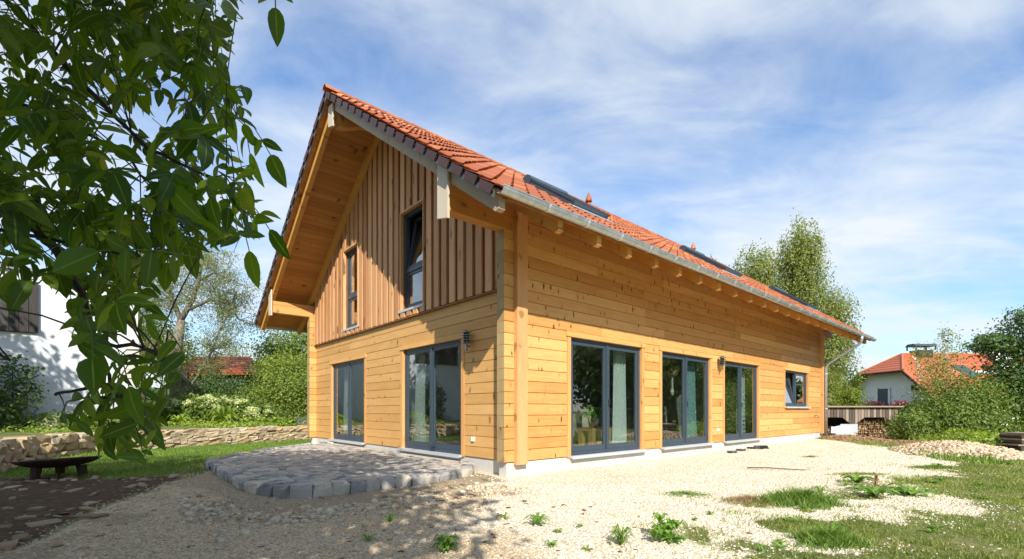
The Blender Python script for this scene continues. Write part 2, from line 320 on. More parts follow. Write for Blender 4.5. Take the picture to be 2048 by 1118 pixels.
M['sett'] = stonemat('granite_sett', [(0, (0.20, 0.20, 0.205)), (0.3, (0.34, 0.335, 0.33)), (0.55, (0.47, 0.455, 0.43)), (0.8, (0.52, 0.47, 0.385)), (1, (0.62, 0.56, 0.47))], 0.8, 16, 0.6, attr=False)
M['sett_r'] = stonemat('granite_sett_small', [(0, (0.22, 0.215, 0.21)), (0.3, (0.34, 0.33, 0.32)), (0.6, (0.44, 0.42, 0.385)), (0.85, (0.50, 0.45, 0.37)), (1, (0.56, 0.50, 0.42))], 0.8, 16, 0.6)
M['sandjoint'] = simple('joint_sand', (0.42, 0.36, 0.27), 0.95, 0, 0.25, 12.0, 0.5)

def groundmat():
    m, t, b = newmat('ground_cover'); tc = nd(t, 'ShaderNodeTexCoord'); O = tc.outputs['Object']
    def at(n): return nd(t, 'ShaderNodeAttribute', attribute_name=n).outputs['Fac']
    def noise(s, d=5.0, r=0.6):
        n = nd(t, 'ShaderNodeTexNoise', Scale=s, Detail=d, Roughness=r); t.links.new(O, n.inputs['Vector']); return n.outputs[0]
    vo = nd(t, 'ShaderNodeTexVoronoi', feature='F1', Scale=38.0, Randomness=1.0); t.links.new(O, vo.inputs['Vector'])
    vo2 = nd(t, 'ShaderNodeTexVoronoi', feature='F1', Scale=85.0, Randomness=1.0); t.links.new(O, vo2.inputs['Vector'])
    g1 = ramp(t, vo.outputs['Color'], GRAV); g2 = ramp(t, vo2.outputs['Color'], GRAV)
    grav = mixc(t, 0.5, g1.outputs[0], g2.outputs[0])
    edge = ramp(t, vo.outputs['Distance'], [(0.25, (1.12,) * 3), (0.70, (0.68, 0.63, 0.56))]); grav = mixc(t, 1.0, grav, edge.outputs[0], 'MULTIPLY')
    big = noise(0.9, 4.0); grav = mixc(t, 1.0, grav, ramp(t, big, [(0.3, (0.92, 0.90, 0.86)), (0.7, (1.12, 1.10, 1.06))]).outputs[0], 'MULTIPLY')
    sand = ramp(t, noise(22.0, 6.0, 0.7), [(0.3, (0.22, 0.165, 0.10)), (0.7, (0.44, 0.36, 0.25))]).outputs[0]
    soil = ramp(t, noise(9.0, 8.0, 0.7), [(0.3, (0.040, 0.026, 0.016)), (0.55, (0.095, 0.062, 0.035)), (0.8, (0.20, 0.14, 0.08))]).outputs[0]
    n7 = noise(1.4, 6.0, 0.65)
    lawn = ramp(t, math_(t, 'ADD', math_(t, 'MULTIPLY', n7, 0.5), math_(t, 'MULTIPLY', noise(30.0, 3.0), 0.5)), [(0.3, (0.060, 0.090, 0.022)), (0.5, (0.125, 0.150, 0.042)), (0.62, (0.23, 0.195, 0.095)), (0.8, (0.36, 0.29, 0.17))]).outputs[0]
    mulch = ramp(t, noise(26.0, 6.0, 0.75), [(0.3, (0.11, 0.06, 0.03)), (0.7, (0.36, 0.22, 0.12))]).outputs[0]
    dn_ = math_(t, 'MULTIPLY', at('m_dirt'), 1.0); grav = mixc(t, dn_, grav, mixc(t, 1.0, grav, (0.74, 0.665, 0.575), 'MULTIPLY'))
    def edgem(a, nz): return ramp(t, math_(t, 'ADD', at(a), math_(t, 'MULTIPLY', math_(t, 'SUBTRACT', nz, 0.5), 0.7)), [(0.42, (0, 0, 0)), (0.58, (1, 1, 1))]).outputs[0]
    nz = noise(5.0, 7.0, 0.7)
    col = mixc(t, edgem('m_soil', nz), lawn, soil); col = mixc(t, edgem('m_grav', nz), col, grav)
    col = mixc(t, edgem('m_sand', nz), col, sand); col = mixc(t, edgem('m_mulch', nz), col, mulch)
    t.links.new(col, b.inputs['Base Color']); b.inputs['Roughness'].default_value = 0.95; b.inputs['Specular IOR Level'].default_value = 0.15
    h = math_(t, 'ADD', math_(t, 'MULTIPLY', vo.outputs['Distance'], -1.0), math_(t, 'MULTIPLY', noise(40.0, 4.0, 0.7), 0.8))
    bump(t, h, b, 0.55, 0.015); return m
M['ground'] = groundmat()
#SPLIT_A
# ================================================================ terrain
TH, OX, OY = 0.718, 0.026, 8.0
CT, ST = math.cos(TH), math.sin(TH)
def H(u, v, z=0.0): return (OX + u * CT - v * ST, OY + u * ST + v * CT, z)
def Hinv(x, y): x = np.asarray(x) - OX; y = np.asarray(y) - OY; return x * CT + y * ST, -x * ST + y * CT
P_GRAV = [(-3.3, 2.0), (-4.15, 4.2), (-4.78, 5.62), (-5.12, 6.9), (-5.4, 8.56), (-6.2, 9.9), (-6.6, 12), (-6.9, 14.5), (-7.05, 16.0), (-5.8, 16.6), (0, 18), (12.2, 19.6), (12.7, 17.2), (12.2, 14.6), (11.3, 12.2), (10.4, 10.6), (9.4, 9.6), (7.4, 8.3), (6.4, 7.2), (5.6, 6.1), (4.9, 5.5), (3.7, 4.95), (3.1, 4.7), (2.55, 4.1), (2.25, 3.55), (1.9, 2.6), (1.6, 2.0)]
P_SOIL = [(-3.3, 2.0), (-4.2, 4.3), (-4.9, 5.8), (-5.2, 7.0), (-5.5, 8.2), (-6.6, 7.6), (-9.2, 8.1), (-13, 8.6), (-13, 2.0)]
WALLP = [(-4.6, 20.4), (-6.9, 19.2), (-8.8, 17.0), (-10.3, 14.7), (-11.35, 12.4), (-10.9, 10.4), (-10.0, 9.1), (-9.4, 8.3), (-9.6, 7.2), (-10.6, 6.0)]
P_BED = WALLP + [(-40, 6.0), (-40, 45), (-4.6, 45)]
TER = [(0.0, 1.42), (-0.30, 0.80), (-0.72, 0.30), (-1.6, 0.20), (-2.6, 0.20), (-3.25, 0.22), (-3.55, 0.42), (-3.74, 0.85), (-3.80, 1.5), (-3.80, 3.0), (-3.74, 4.9), (-3.0, 6.0), (-1.9, 7.3), (-0.75, 8.25), (0.0, 8.3)]
TZ = 0.150
def gheight(x, y):
    x = np.asarray(x, float); y = np.asarray(y, float)
    z = (vnoise(x, y, 2.3, 1) - 0.5) * 0.05 + (vnoise(x, y, 0.7, 2) - 0.5) * 0.025 + (vnoise(x, y, 0.22, 3) - 0.5) * 0.012
    u, v = Hinv(x, y); sd = polysd(u, v, TER)
    z = z + 0.035 * sstep(-0.75, -0.03, sd) * (0.6 + 0.8 * vnoise(x, y, 0.5, 4)) * (sd < 0) * sstep(0.4, -0.6, u + 0.2)
    z = np.where(sd > 0.0, -0.02, z)
    z = z - 0.075 * np.clip(y - 18.3, 0, 13) * sstep(3, 8, x) * sstep(-6, 6, x)            # land drops beyond the yard
    d = np.hypot((x - 11.75) / 1.25, (y - 12.4) / 1.5); z = z + 0.27 * np.clip(1 - d * d, 0, 1) * (0.85 + 0.3 * vnoise(x, y, 0.3, 5))
    def seg(ax, ay, bx, by):
        ex, ey = bx - ax, by - ay; t = np.clip(((x - ax) * ex + (y - ay) * ey) / (ex * ex + ey * ey), 0, 1); return np.hypot(x - ax - t * ex, y - ay - t * ey)
    ms = seg(12.9, 19.3, 13.2, 14.6); z = z + 0.13 * sstep(1.0, 0.0, ms) * (0.8 + 0.4 * vnoise(x, y, 0.4, 6))
    bd = polysd(x, y, P_BED); z = np.where(bd > 0.12, 0.40 + 0.10 * vnoise(x, y, 1.0, 7) + 0.02 * np.clip(bd, 0, 6), z)
    hu = (u > 0.3) & (u < 16.1) & (v > 0.3) & (v < 9.8); z = np.where(hu, -0.1, z)
    return z
def gz(x, y): return float(gheight(np.array([x]), np.array([y]))[0])
def masks(x, y):
    nz = (vnoise(x, y, 0.9, 21) - 0.5) * 0.9 + (vnoise(x, y, 0.33, 22) - 0.5) * 0.6
    sg = polysd(x, y, P_GRAV); right = sstep(0.0, 2.0, x)
    mg = sstep(-0.35 - .5 * right, 0.35 + .5 * right, sg + nz * (0.25 + 1.3 * right) + right * .5 * (vnoise(x, y, .12, 23) - .5))
    hole = sstep(0.60, 0.72, vnoise(x, y, 0.75, 31) * 0.6 + vnoise(x, y, 0.28, 32) * 0.4) * sstep(1.9, 0.2, sg) * right
    mg = mg * (1 - hole)
    msoil = sstep(-0.25, 0.25, polysd(x, y, P_SOIL) + nz * 0.5) * (1 - mg)
    u, v = Hinv(x, y); st = polysd(u, v, TER)
    msand = sstep(-0.95, -0.15, st + nz * 0.45) * (u < -0.2)
    msand = np.maximum(msand, sstep(.60, .78, vnoise(x, y, 1.3, 61) * .65 + vnoise(x, y, .45, 62) * .35) * sstep(1.5, -0.5, x) * .9 * (mg > .6))
    ex, ey = 0.3, -4.7; t = np.clip(((x - 12.9) * ex + (y - 19.3) * ey) / (ex * ex + ey * ey), 0, 1); dm = np.hypot(x - 12.9 - t * ex, y - 19.3 - t * ey)
    mm = sstep(1.1, 0.75, dm + nz * 0.3)
    return mg, msoil, msand, mm
def glines(lo, hi, step, far, growth=1.28):
    a = list(np.arange(lo, hi + 1e-6, step)); s = step; p = hi
    while p < far: s *= growth; p += s; a.append(p)
    s = step; p = lo
    while p > -far: s *= growth; p -= s; a.insert(0, p)
    return np.array(a)
gx = glines(-12.5, 14.0, 0.09, 420); gy = glines(2.2, 21.0, 0.09, 420)
GX, GY = np.meshgrid(gx, gy); GZ = gheight(GX, GY); mg, ms_, mn_, mm_ = masks(GX, GY)
mg = np.where(np.hypot(GX - 11.75, GY - 12.4) < 1.3, 1.0, mg)
nx, ny = len(gx), len(gy); idx = np.arange(nx * ny).reshape(ny, nx)
Q = np.stack([idx[:-1, :-1], idx[:-1, 1:], idx[1:, 1:], idx[1:, :-1]], -1).reshape(-1, 4)
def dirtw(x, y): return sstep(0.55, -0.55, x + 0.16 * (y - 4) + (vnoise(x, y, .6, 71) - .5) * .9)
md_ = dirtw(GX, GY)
isg = (mg[:-1, :-1] + mg[1:, 1:]).reshape(-1) > 1.0
GV = np.stack([GX, GY, GZ], -1).reshape(-1, 3)
def sub(faces, name):
    used, inv = np.unique(faces, return_inverse=True)
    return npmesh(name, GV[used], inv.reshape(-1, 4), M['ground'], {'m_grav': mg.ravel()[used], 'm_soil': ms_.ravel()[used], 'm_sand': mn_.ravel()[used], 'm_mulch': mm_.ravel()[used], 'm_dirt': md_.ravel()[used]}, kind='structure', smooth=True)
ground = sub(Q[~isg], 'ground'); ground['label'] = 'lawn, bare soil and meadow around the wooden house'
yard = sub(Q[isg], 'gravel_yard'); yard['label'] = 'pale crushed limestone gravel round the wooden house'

# ================================================================ wooden house
house = thing('wooden_house', 'honey-coloured log house with orange tiled gable roof and vertical larch boards upstairs', 'house', (OX, OY, 0), TH)
VR = 4.80; ZE = 3.93; EV = 1.24; KR = 0.717; ZRID = 8.26; WV = 10.09; VL = 11.33; KL = (ZRID - ZE) / (VL - VR)
U0, U1 = -1.46, 18.5; LEN = 16.45
def zroof(v): return ZE + KR * (v + EV) if v <= VR else ZE + KL * (VL - v)
def part(mb, name, mat, parent=house, **k): return mb.build(name, mat, parent, **k)
# openings: (a0, a1, z0, z1)
OP_R = [(1.46, 3.84, 0.27, 2.55), (4.68, 7.10, 0.27, 2.55), (7.95, 10.31, 0.27, 2.55), (12.60, 14.94, 1.28, 2.55)]
OP_G = [(1.55, 3.93, 0.27, 2.55), (6.08, 8.46, 0.27, 2.55)]
OP_U = [(2.90, 3.90, 3.47, 5.70), (6.37, 7.34, 3.47, 5.70)]
TR = 0.105
def cutspans(a0, a1, z0, z1, ops):
    spans = [(a0, a1)]
    for o in ops:
        if z0 < o[3] + 0.095 and z1 > o[2] - 0.005:
            n = []
            for s in spans:
                if o[0] - TR >= s[1] or o[1] + TR <= s[0]: n.append(s); continue
                if o[0] - TR - s[0] > 0.02: n.append((s[0], o[0] - TR))
                if s[1] - o[1] - TR > 0.02: n.append((o[1] + TR, s[1]))
            spans = n
    return spans
def logpoly(z0, z1, t=0.19, c=0.010): return [(0, z0 + c), (0, z1 - c * 0.5), (c * 0.6, z1 - 0.002), (0.05, z1 - 0.002), (t, z1 - 0.001), (t, z0 + 0.001), (0.05, z0 + 0.003), (c * 1.5, z0 + 0.003)]
ZB = 0.25; RH = 0.2
for k in range(22):                                                     # long wall
    z0, z1 = ZB + RH * k, ZB + RH * (k + 1)
    for (a, b) in cutspans(-0.21, LEN, z0, z1, OP_R):
        cuts = [a]; p = a + (R.uniform(1.2, 4.8) if a < 0 else R.uniform(2.0, 5.0))
        while p < b - 0.8: cuts.append(p); p += R.uniform(2.2, 5.6)
        cuts.append(b)
        for c0, c1 in zip(cuts, cuts[1:]):
            j = R.uniform(-0.0015, 0.0015); g = 0.001
            part(MB().prism([(c0 + (g if c0 > a else 0), j + y, z) for y, z in logpoly(z0, z1)], (c1 - c0 - 2 * g, 0, 0), 0, 1), 'log_board', [M['log_x'], M['log_end']])
for k in range(15):                                                     # gable wall, lower storey
    z0, z1 = ZB + RH * k, ZB + RH * (k + 1)
    for (a, b) in cutspans(0.192, 9.86, z0, z1, OP_G):
        cuts = [a] + ([R.uniform(a + 1.5, b - 1.5)] if b - a > 4.5 else []) + [b]
        for c0, c1 in zip(cuts, cuts[1:]):
            j = R.uniform(-0.0015, 0.0015)
            part(MB().prism([(j + y, c0 + 0.001, z) for y, z in logpoly(z0, z1)], (0, c1 - c0 - 0.002, 0)), 'log_board', M['log_y'])
for k in range(20):                                                     # far corner log ends
    z0, z1 = ZB + RH * k, ZB + RH * (k + 1)
    part(MB().prism([(-0.21, 9.86 + y, z) for y, z in logpoly(z0, z1, 0.23)], (0.6, 0, 0), 0, 1), 'log_board', [M['log_x'], M['log_end']])
# posts, plinth, rear walls, interior
part(MB().prism([(0.008, -0.09, 0.21), (0.012, -0.094, 0.21), (0.246, -0.094, 0.21), (0.25, -0.09, 0.21), (0.25, -0.003, 0.21), (0.008, -0.003, 0.21)], (0, 0, 4.42)), 'corner_post', M['post'])
part(MB().box((LEN + 0.003, -0.09, 0.21), (LEN + 0.22, 0.12, 4.6)), 'corner_post', M['post'])
pl = MB().box((-0.0, 0.025, -0.3), (LEN + 0.15, 0.3, ZB - 0.006)).box((-0.14, 0.022, -0.3), (-0.003, 0.22, ZB - 0.012)).box((0.027, 0.303, -0.3), (0.3, 9.99, ZB - 0.006)).box((-0.10, 9.90, -0.3), (0.024, 10.05, ZB - 0.012))
part(pl, 'plinth', M['conc'])
part(MB().box((LEN + 0.02, 0.125, ZB), (LEN + 0.2, WV, 4.6)).prism([(LEN + 0.02, 0.13, 4.602), (LEN + 0.02, WV, 4.602), (LEN + 0.02, VR, 8.15)], (0.18, 0, 0)), 'rear_wall', M['log_y'])
part(MB().box((0.41, 9.87, ZB), (LEN, WV, 4.45)), 'side_wall', M['log_x'])
part(MB().box((0.2, 0.2, 0.20), (LEN, 9.85, 0.285)), 'ground_floor', M['floor'])
part(MB().box((0.2, 0.2, 2.72), (LEN, 9.85, 2.95)), 'upper_floor', M['plaster'])
iw = MB()
for a, b in (((0.21, 4.9, 0.287), (4.3, 5.0, 2.718)), ((4.5, 4.4, 0.287), (LEN - 0.1, 4.5, 2.718)), ((7.4, 0.21, 0.287), (7.5, 4.39, 2.718)), ((11.3, 0.21, 0.287), (11.4, 4.39, 2.718)), ((4.4, 5.0, 0.287), (4.5, 9.8, 2.718)), ((3.0, 0.9, 2.952), (3.1, 9.2, 5.2)), ((0.24, 5.1, 2.952), (2.99, 5.2, 6.6))): iw.box(a, b)
part(iw, 'interior_wall', M['plaster'])
# gable backing + upright larch boards
bk = MB(); ops = sorted(OP_U)
def backpiece(v0, v1, z0, z1=None):
    if z1 is None:
        pts = [(0.0, v0, z0), (0.0, v1, z0), (0.0, v1, zroof(v1) + 0.02)] + ([(0.0, VR, zroof(VR) + 0.02)] if v0 < VR < v1 else []) + [(0.0, v0, zroof(v0) + 0.02)]
    else: pts = [(0.0, v0, z0), (0.0, v1, z0), (0.0, v1, z1), (0.0, v0, z1)]
    bk.prism(pts, (0.16, 0, 0))
CZ = 3.29
backpiece(0.195, 2.90, 3.252); backpiece(2.90, 3.90, 3.252, 3.47); backpiece(2.90, 3.90, 5.70); backpiece(3.90, 6.37, 3.252); backpiece(6.37, 7.34, 3.252, 3.47); backpiece(6.37, 7.34, 5.70); backpiece(7.34, 9.86, 3.252)
part(bk, 'gable_backing', M['clad_shade'])
def cboard(v0, v1, x0, x1, zb, mt='clad'):
    global CM; CM = mt
    for (a0, a1, z0, z1) in OP_U:
        if v0 < a1 + 0.02 and v1 > a0 - 0.02:
            if v0 < a0 - 0.05 or v1 > a1 + 0.05:                        # board trimmed beside the opening
                if v0 < a0 - 0.05: cboard2(v0, a0 - 0.035, x0, x1, zb)
                if v1 > a1 + 0.05: cboard2(a1 + 0.035, v1, x0, x1, zb)
                v0, v1 = max(v0, a0 - 0.035), min(v1, a1 + 0.035)
                if v1 - v0 < 0.02: return
            MBs(v0, v1, x0, x1, zb, z0 - 0.05, z0 - 0.05); MBs(v0, v1, x0, x1, z1 + 0.035, None, None); return
    cboard2(v0, v1, x0, x1, zb)
def cboard2(v0, v1, x0, x1, zb): MBs(v0, v1, x0, x1, zb, None, None)
def MBs(v0, v1, x0, x1, zb, t0, t1):
    if t0 is None: t0, t1 = zroof(v0) + 0.02, zroof(v1) + 0.02
    c = 0.004
    m = MB().hexa([(x0, v0 + c, zb), (x1, v0, zb), (x1, v1, zb), (x0, v1 - c, zb), (x0, v0 + c, t0), (x1, v0, t0), (x1, v1, t1), (x0, v1 - c, t1)])
    part(m, 'cladding_board', M[CM])
PIT = 0.293; v = 0.215; first = True
while v < 9.84:
    v1 = min(v + 0.192 + R.uniform(-0.006, 0.006), 9.855); cboard(v, v1, -0.072, -0.036, CZ - 0.004 + R.uniform(-0.004, 0.004))
    r0, r1 = v1 - 0.035, min(v + PIT + 0.035, 9.856)
    if r1 - r0 > 0.04: cboard(r0, r1, -0.025, -0.002, CZ + 0.012, 'clad_shade')
    v += PIT
part(MB().box((-0.074, 0.2, 3.252), (-0.004, 9.855, 3.270)), 'drip_batten', M['clad_shade'])
# ---- windows
def window(Mp, o, grainmats, split, transom=None, door=True, tilt=None):
    a0, a1, z0, z1 = o; d0, d1 = 0.05, 0.13; fr = MB(); B = lambda mb, a, b: mb.box(a, b, M=Mp)
    zb = z0
    B(fr, (a0, d0, zb), (a0 + 0.065, d1, z1)); B(fr, (a1 - 0.065, d0, zb), (a1, d1, z1))
    B(fr, (a0 + 0.065, d0, z1 - 0.06), (a1 - 0.065, d1, z1)); B(fr, (a0 + 0.065, d0, zb), (a1 - 0.065, d1, zb + 0.06))
    root = part(fr, 'window', M['frame'])
    cells = []
    if split:
        m = (a0 + a1) / 2; mu = MB(); B(mu, (m - 0.03, d0 - 0.012, zb + 0.06), (m + 0.03, d1, z1 - 0.06)); part(mu, 'mullion', M['frame'], root)
        cells = [(a0 + 0.067, m - 0.032, zb + 0.062, z1 - 0.062), (m + 0.032, a1 - 0.067, zb + 0.062, z1 - 0.062)]
    else:
        mu = MB(); B(mu, (a0 + 0.065, d0 - 0.012, transom - 0.05), (a1 - 0.065, d1, transom + 0.05)); part(mu, 'transom', M['frame'], root)
        cells = [(a0 + 0.067, a1 - 0.067, zb + 0.062, transom - 0.052), (a0 + 0.067, a1 - 0.067, transom + 0.052, z1 - 0.062)]
    for ci, (c0, c1, y0, y1) in enumerate(cells):
        s = 0.065; e0, e1 = d0 + 0.012, d0 + 0.065
        tl = 0.0
        if tilt is not None and ci == tilt: tl = 0.20
        def Mt(a, d, z, y0=y0, y1=y1, tl=tl): return Mp(a, d + tl * (z - y0) / (y1 - y0), z)
        sh = MB(); bb = lambda a, b: sh.box(a, b, M=Mt)
        bb((c0, e0, y0), (c0 + s, e1, y1)); bb((c1 - s, e0, y0), (c1, e1, y1)); bb((c0 + s, e0, y1 - s), (c1 - s, e1, y1)); bb((c0 + s, e0, y0), (c1 - s, e1, y0 + s + (0.04 if door else 0)))
        if not door and split and ci == 1: bb((c0 + s, e0 + 0.004, y1 - 0.42), (c1 - s, e1, y1 - 0.37))
        part(sh, 'sash', M['frame'], root)
        pg = MB().box((c0 + s + 0.001, e0 + 0.02, y0 + s + (0.041 if door else 0.001)), (c1 - s - 0.001, e0 + 0.026, y1 - s - 0.001), M=Mt); part(pg, 'pane', M['glass'], root)
    if door and split:
        hd = MB(); B(hd, (m + 0.045, d0 - 0.02, 1.24), (m + 0.075, d0 + 0.008, 1.36)); part(hd, 'handle', M['steel'], root)
    sm = MB(); B(sm, (a0 - 0.02 if door else a0 - 0.05, -0.075, z0 - 0.05), (a1 + 0.10, d0 - 0.003, z0 - 0.008)); B(sm, (a0 - 0.022, -0.083, z0 - 0.065), (a1 + 0.102, -0.076, z0 - 0.012)); part(sm, 'sill', M['sill'], root)
    g, gm = grainmats
    if g:
        hb = MB(); B(hb, (a0 - TR - 0.03, -0.028, z1), (a1 + TR + 0.01, 0.10, z1 + 0.098)); part(hb, 'head_trim', M[gm])
        for x0, x1 in ((a0 - TR + 0.004, a0 - 0.001), (a1 + 0.001, a1 + TR - 0.004)):
            jb = MB(); B(jb, (x0, -0.010, max(z0 - 0.045, ZB - 0.01)), (x1, 0.19, z1 - 0.001)); part(jb, 'jamb_trim', M['trim_z'])
    else:
        jb = MB(); rx = -0.078
        B(jb, (a0 - 0.034, rx, z0 - 0.045), (a0 - 0.001, 0.15, z1 + 0.034)); B(jb, (a1 + 0.001, rx, z0 - 0.045), (a1 + 0.034, 0.15, z1 + 0.034)); B(jb, (a0 - 0.001, rx, z1 + 0.001), (a1 + 0.001, 0.15, z1 + 0.034)); part(jb, 'window_lining', M['clad'])
MR = lambda a, d, z: (a, d, z)
MG = lambda a, d, z: (d, a, z)
for o in OP_R[:3]: window(MR, o, (True, 'trim_x'), True)
window(MR, OP_R[3], (True, 'trim_x'), True, door=False, tilt=0)
for o in OP_G: window(MG, o, (True, 'trim_y'), True)
window(MG, OP_U[0], (False, None), False, 4.38, False, tilt=1); window(MG, OP_U[1], (False, None), False, 4.38, False)
# ---- roof: deck, soffit boards, rafters, purlins
T0 = 0.03
def slab(v0, v1, lo, hi, u0, u1): return [(u0, v0, zroof(v0) + lo), (u1, v0, zroof(v0) + lo), (u1, v1, zroof(v1) + lo), (u0, v1, zroof(v1) + lo), (u0, v0, zroof(v0) + hi), (u1, v0, zroof(v0) + hi), (u1, v1, zroof(v1) + hi), (u0, v1, zroof(v1) + hi)]
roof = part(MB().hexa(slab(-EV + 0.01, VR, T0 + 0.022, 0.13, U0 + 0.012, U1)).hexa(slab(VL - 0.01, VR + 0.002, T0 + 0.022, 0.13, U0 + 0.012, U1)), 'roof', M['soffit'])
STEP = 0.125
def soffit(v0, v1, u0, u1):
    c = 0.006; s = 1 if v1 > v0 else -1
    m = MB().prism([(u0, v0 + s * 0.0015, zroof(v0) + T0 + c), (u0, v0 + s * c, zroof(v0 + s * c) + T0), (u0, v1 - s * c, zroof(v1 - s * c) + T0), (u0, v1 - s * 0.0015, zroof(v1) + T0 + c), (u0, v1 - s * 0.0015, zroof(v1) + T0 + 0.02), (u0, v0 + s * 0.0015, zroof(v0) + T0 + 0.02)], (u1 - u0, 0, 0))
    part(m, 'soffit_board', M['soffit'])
v = -EV + 0.02
while v < VR - 0.06:
    v1 = min(v + STEP, VR - 0.002)
    if v1 < 0.35:
        c0 = U0 + 0.02
        while c0 < U1 - 0.5:
            c1 = min(c0 + R.uniform(3.2, 5.5), U1 - 0.01); soffit(v, v1, c0 + 0.001, c1); c0 = c1
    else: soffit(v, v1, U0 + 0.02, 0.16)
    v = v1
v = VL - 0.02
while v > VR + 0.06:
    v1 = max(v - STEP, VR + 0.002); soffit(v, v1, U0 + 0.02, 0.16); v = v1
def rafter(u0, u1, side, mat, tail=True, name='rafter', top=None):
    e = (-EV + 0.035, 0) if side > 0 else (VL - 0.035, 0)
    D = 0.225; s = side; vt = VR if top is None else top
    lo = lambda v: zroof(v) + T0 - D; hi = lambda v: zroof(v) + T0 - 0.001
    ve = e[0]; pts = [(u0, ve, hi(ve)), (u0, ve, hi(ve) - 0.15), (u0, ve + s * 0.075, lo(ve + s * 0.075)), (u0, vt, lo(vt)), (u0, vt, hi(vt))]
    part(MB().prism(pts, (u1 - u0, 0, 0)), name, mat)
rafter(-1.32, -1.21, 1, M['rafter_w'], name='verge_rafter', top=VR - 0.15); rafter(-1.32, -1.21, -1, M['rafter'], name='verge_rafter', top=VR + 0.15)
rafter(-0.172, -0.064, -1, M['rafter']); rafter(-0.172, -0.064, 1, M['rafter'], top=VR - 0.002)
u = 0.80
while u < 18.3: rafter(u - 0.058, u + 0.058, 1, M['rafter'], top=0.3); u += 0.853
for va, vb, vin in ((-0.005, 0.205, 1), (9.88, 10.09, 1)):
    zt = min(zroof(va), zroof(vb)) + T0 - 0.218; zb2 = 4.255
    for i in range(2):
        z0, z1 = zb2 - 0.06 + i * 0.25, zb2 + 0.19 + i * 0.25
        z1 = min(z1, zt)
        part(MB().prism([(-1.33, va + 0.004, z0 + 0.006), (-1.33, va + 0.01, z0), (-1.33, vb - 0.01, z0), (-1.33, vb - 0.004, z0 + 0.006), (-1.33, vb - 0.004, z1 - 0.004), (-1.33, va + 0.004, z1 - 0.004)], (1.30 if i == 0 else 1.30, 0, 0)), 'purlin_beam', M['trim_x'] if va > 5 else M['soffit'])
    part(MB().prism([(-1.375, va - 0.05, 4.05 if va < 5 else 4.09), (-1.375, vb + 0.03, 4.12), (-1.375, vb + 0.03, zroof(vb) + T0 - 0.004 if va < 5 else zroof(vb + 0.03) + T0 - 0.004), (-1.375, va - 0.05, zroof(va - 0.05) + T0 - 0.004 if va < 5 else zroof(va) + T0 - 0.03)], (0.038, 0, 0)), 'purlin_end_board', M['endboard'])
part(MB().box((LEN + 0.23, 0.0, 4.2), (18.0, 0.2, 4.66)), 'purlin_beam', M['soffit'])
rp = [(-1.325, 4.70, 7.66), (-1.05, 4.70, 7.70), (-0.82, 4.70, 7.80), (-0.62, 4.70, 7.90), (-0.4, 4.70, 7.95), (0.1, 4.70, 7.96), (0.1, 4.70, 8.20), (-1.325, 4.70, 8.20)]
part(MB().prism(rp, (0, 0.20, 0)), 'ridge_beam', M['trim_x'])
part(MB().prism([(-1.375, 4.66, 7.60), (-1.375, 4.93, 7.68), (-1.375, 4.93, 8.14), (-1.375, 4.66, 8.12)], (0.038, 0, 0)), 'purlin_end_board', M['endboard'])
# zinc verge strips
for va, vb in ((-EV - 0.03, VR), (VL + 0.03, VR)):
    part(MB().prism([(U0, va, zroof(va)), (U0, vb, zroof(vb)), (U0, vb, zroof(vb) + 0.105), (U0, va, zroof(va) + 0.105)], (0.010, 0, 0)), 'verge_strip', M['zincd'])
    part(MB().prism([(U0 + .003, va, zroof(va) + .107), (U0 + .003, vb, zroof(vb) + .107), (U0 + .003, vb, zroof(vb) + .165), (U0 + .003, va, zroof(va) + .165)], (0.008, 0, 0)), 'verge_gap_shade', M['gapshade'])  # near-black strip added behind the flaps, stands in for the shaded gaps
# ---- tiles
NR = 18
def tileprof(w=0.302):
    return [(0.0, 0.0), (0.05, 0.006), (0.12, 0.001), (0.19, 0.004), (0.222, 0.016), (0.244, 0.046), (0.270, 0.056), (0.296, 0.036), (w, 0.006)]
def tilemb(length, lift=0.044):
    P = tileprof(); n = len(P); mb = MB(); vs = []
    for x, h in P: vs.append((x, 0.0, h + lift))
    for x, h in P: vs.append((x, length, h + 0.002))
    for x, h in P: vs.append((x, 0.006, h + lift - 0.020))
    fs = [(i, i + 1, n + i + 1, n + i) for i in range(n - 1)] + [(2 * n + i, 2 * n + i + 1, i + 1, i) for i in range(n - 1)]
    return mb.add(vs, fs)
def slope(side):
    if side > 0: v0, run, k = -1.31, (VR + 1.31 - 0.04) / NR, KR
    else: v0, run, k = VL + 0.07, (VL + 0.07 - VR - 0.04) / NR, KL
    return v0, run, k
tile_me = tilemb(0.46).mesh('roof_tile', M['tile'], recalc=False)
flap_me = MB().hexa([(-0.016, 0.02, -0.105), (0.002, 0.02, -0.105), (0.002, 0.315, -0.110), (-0.016, 0.315, -0.110), (-0.016, 0.0, 0.020), (0.002, 0.0, 0.020), (0.002, 0.335, 0.002), (-0.016, 0.335, 0.002)]).mesh('verge_flap', M['flap'])
allt = []
TB = 0.150
NCOL = 66
for side in (1, -1):
    v0, run, k = slope(side); a = math.atan(k)
    for i in range(NR):
        vv = v0 + side * run * i; z = ZE + KR * (vv + EV) + TB if side > 0 else ZE + KL * (VL - vv) + TB
        for j in range(NCOL):
            u = U0 - 0.03 + 0.3 * j
            loc = (u, vv, z) if side > 0 else (u + 0.30, vv, z)
            rot = (a, 0, 0) if side > 0 else (a, 0, math.pi)
            wp = H(*loc); d = math.dist(wp, (0, 0, CAMZ)) + (0 if side > 0 else (0 if j == 0 else 1e3))
            if side < 0 and j == 0: d = 0
            allt.append((d, loc, rot, side, i, j))
        fl = link('verge_flap', flap_me, roof, loc=(U0 - 0.034, vv, z) if side > 0 else (U0 - 0.036, vv, z), rot=(a, 0, 0) if side > 0 else (a, 0, math.pi))
allt.sort(key=lambda t: t[0])
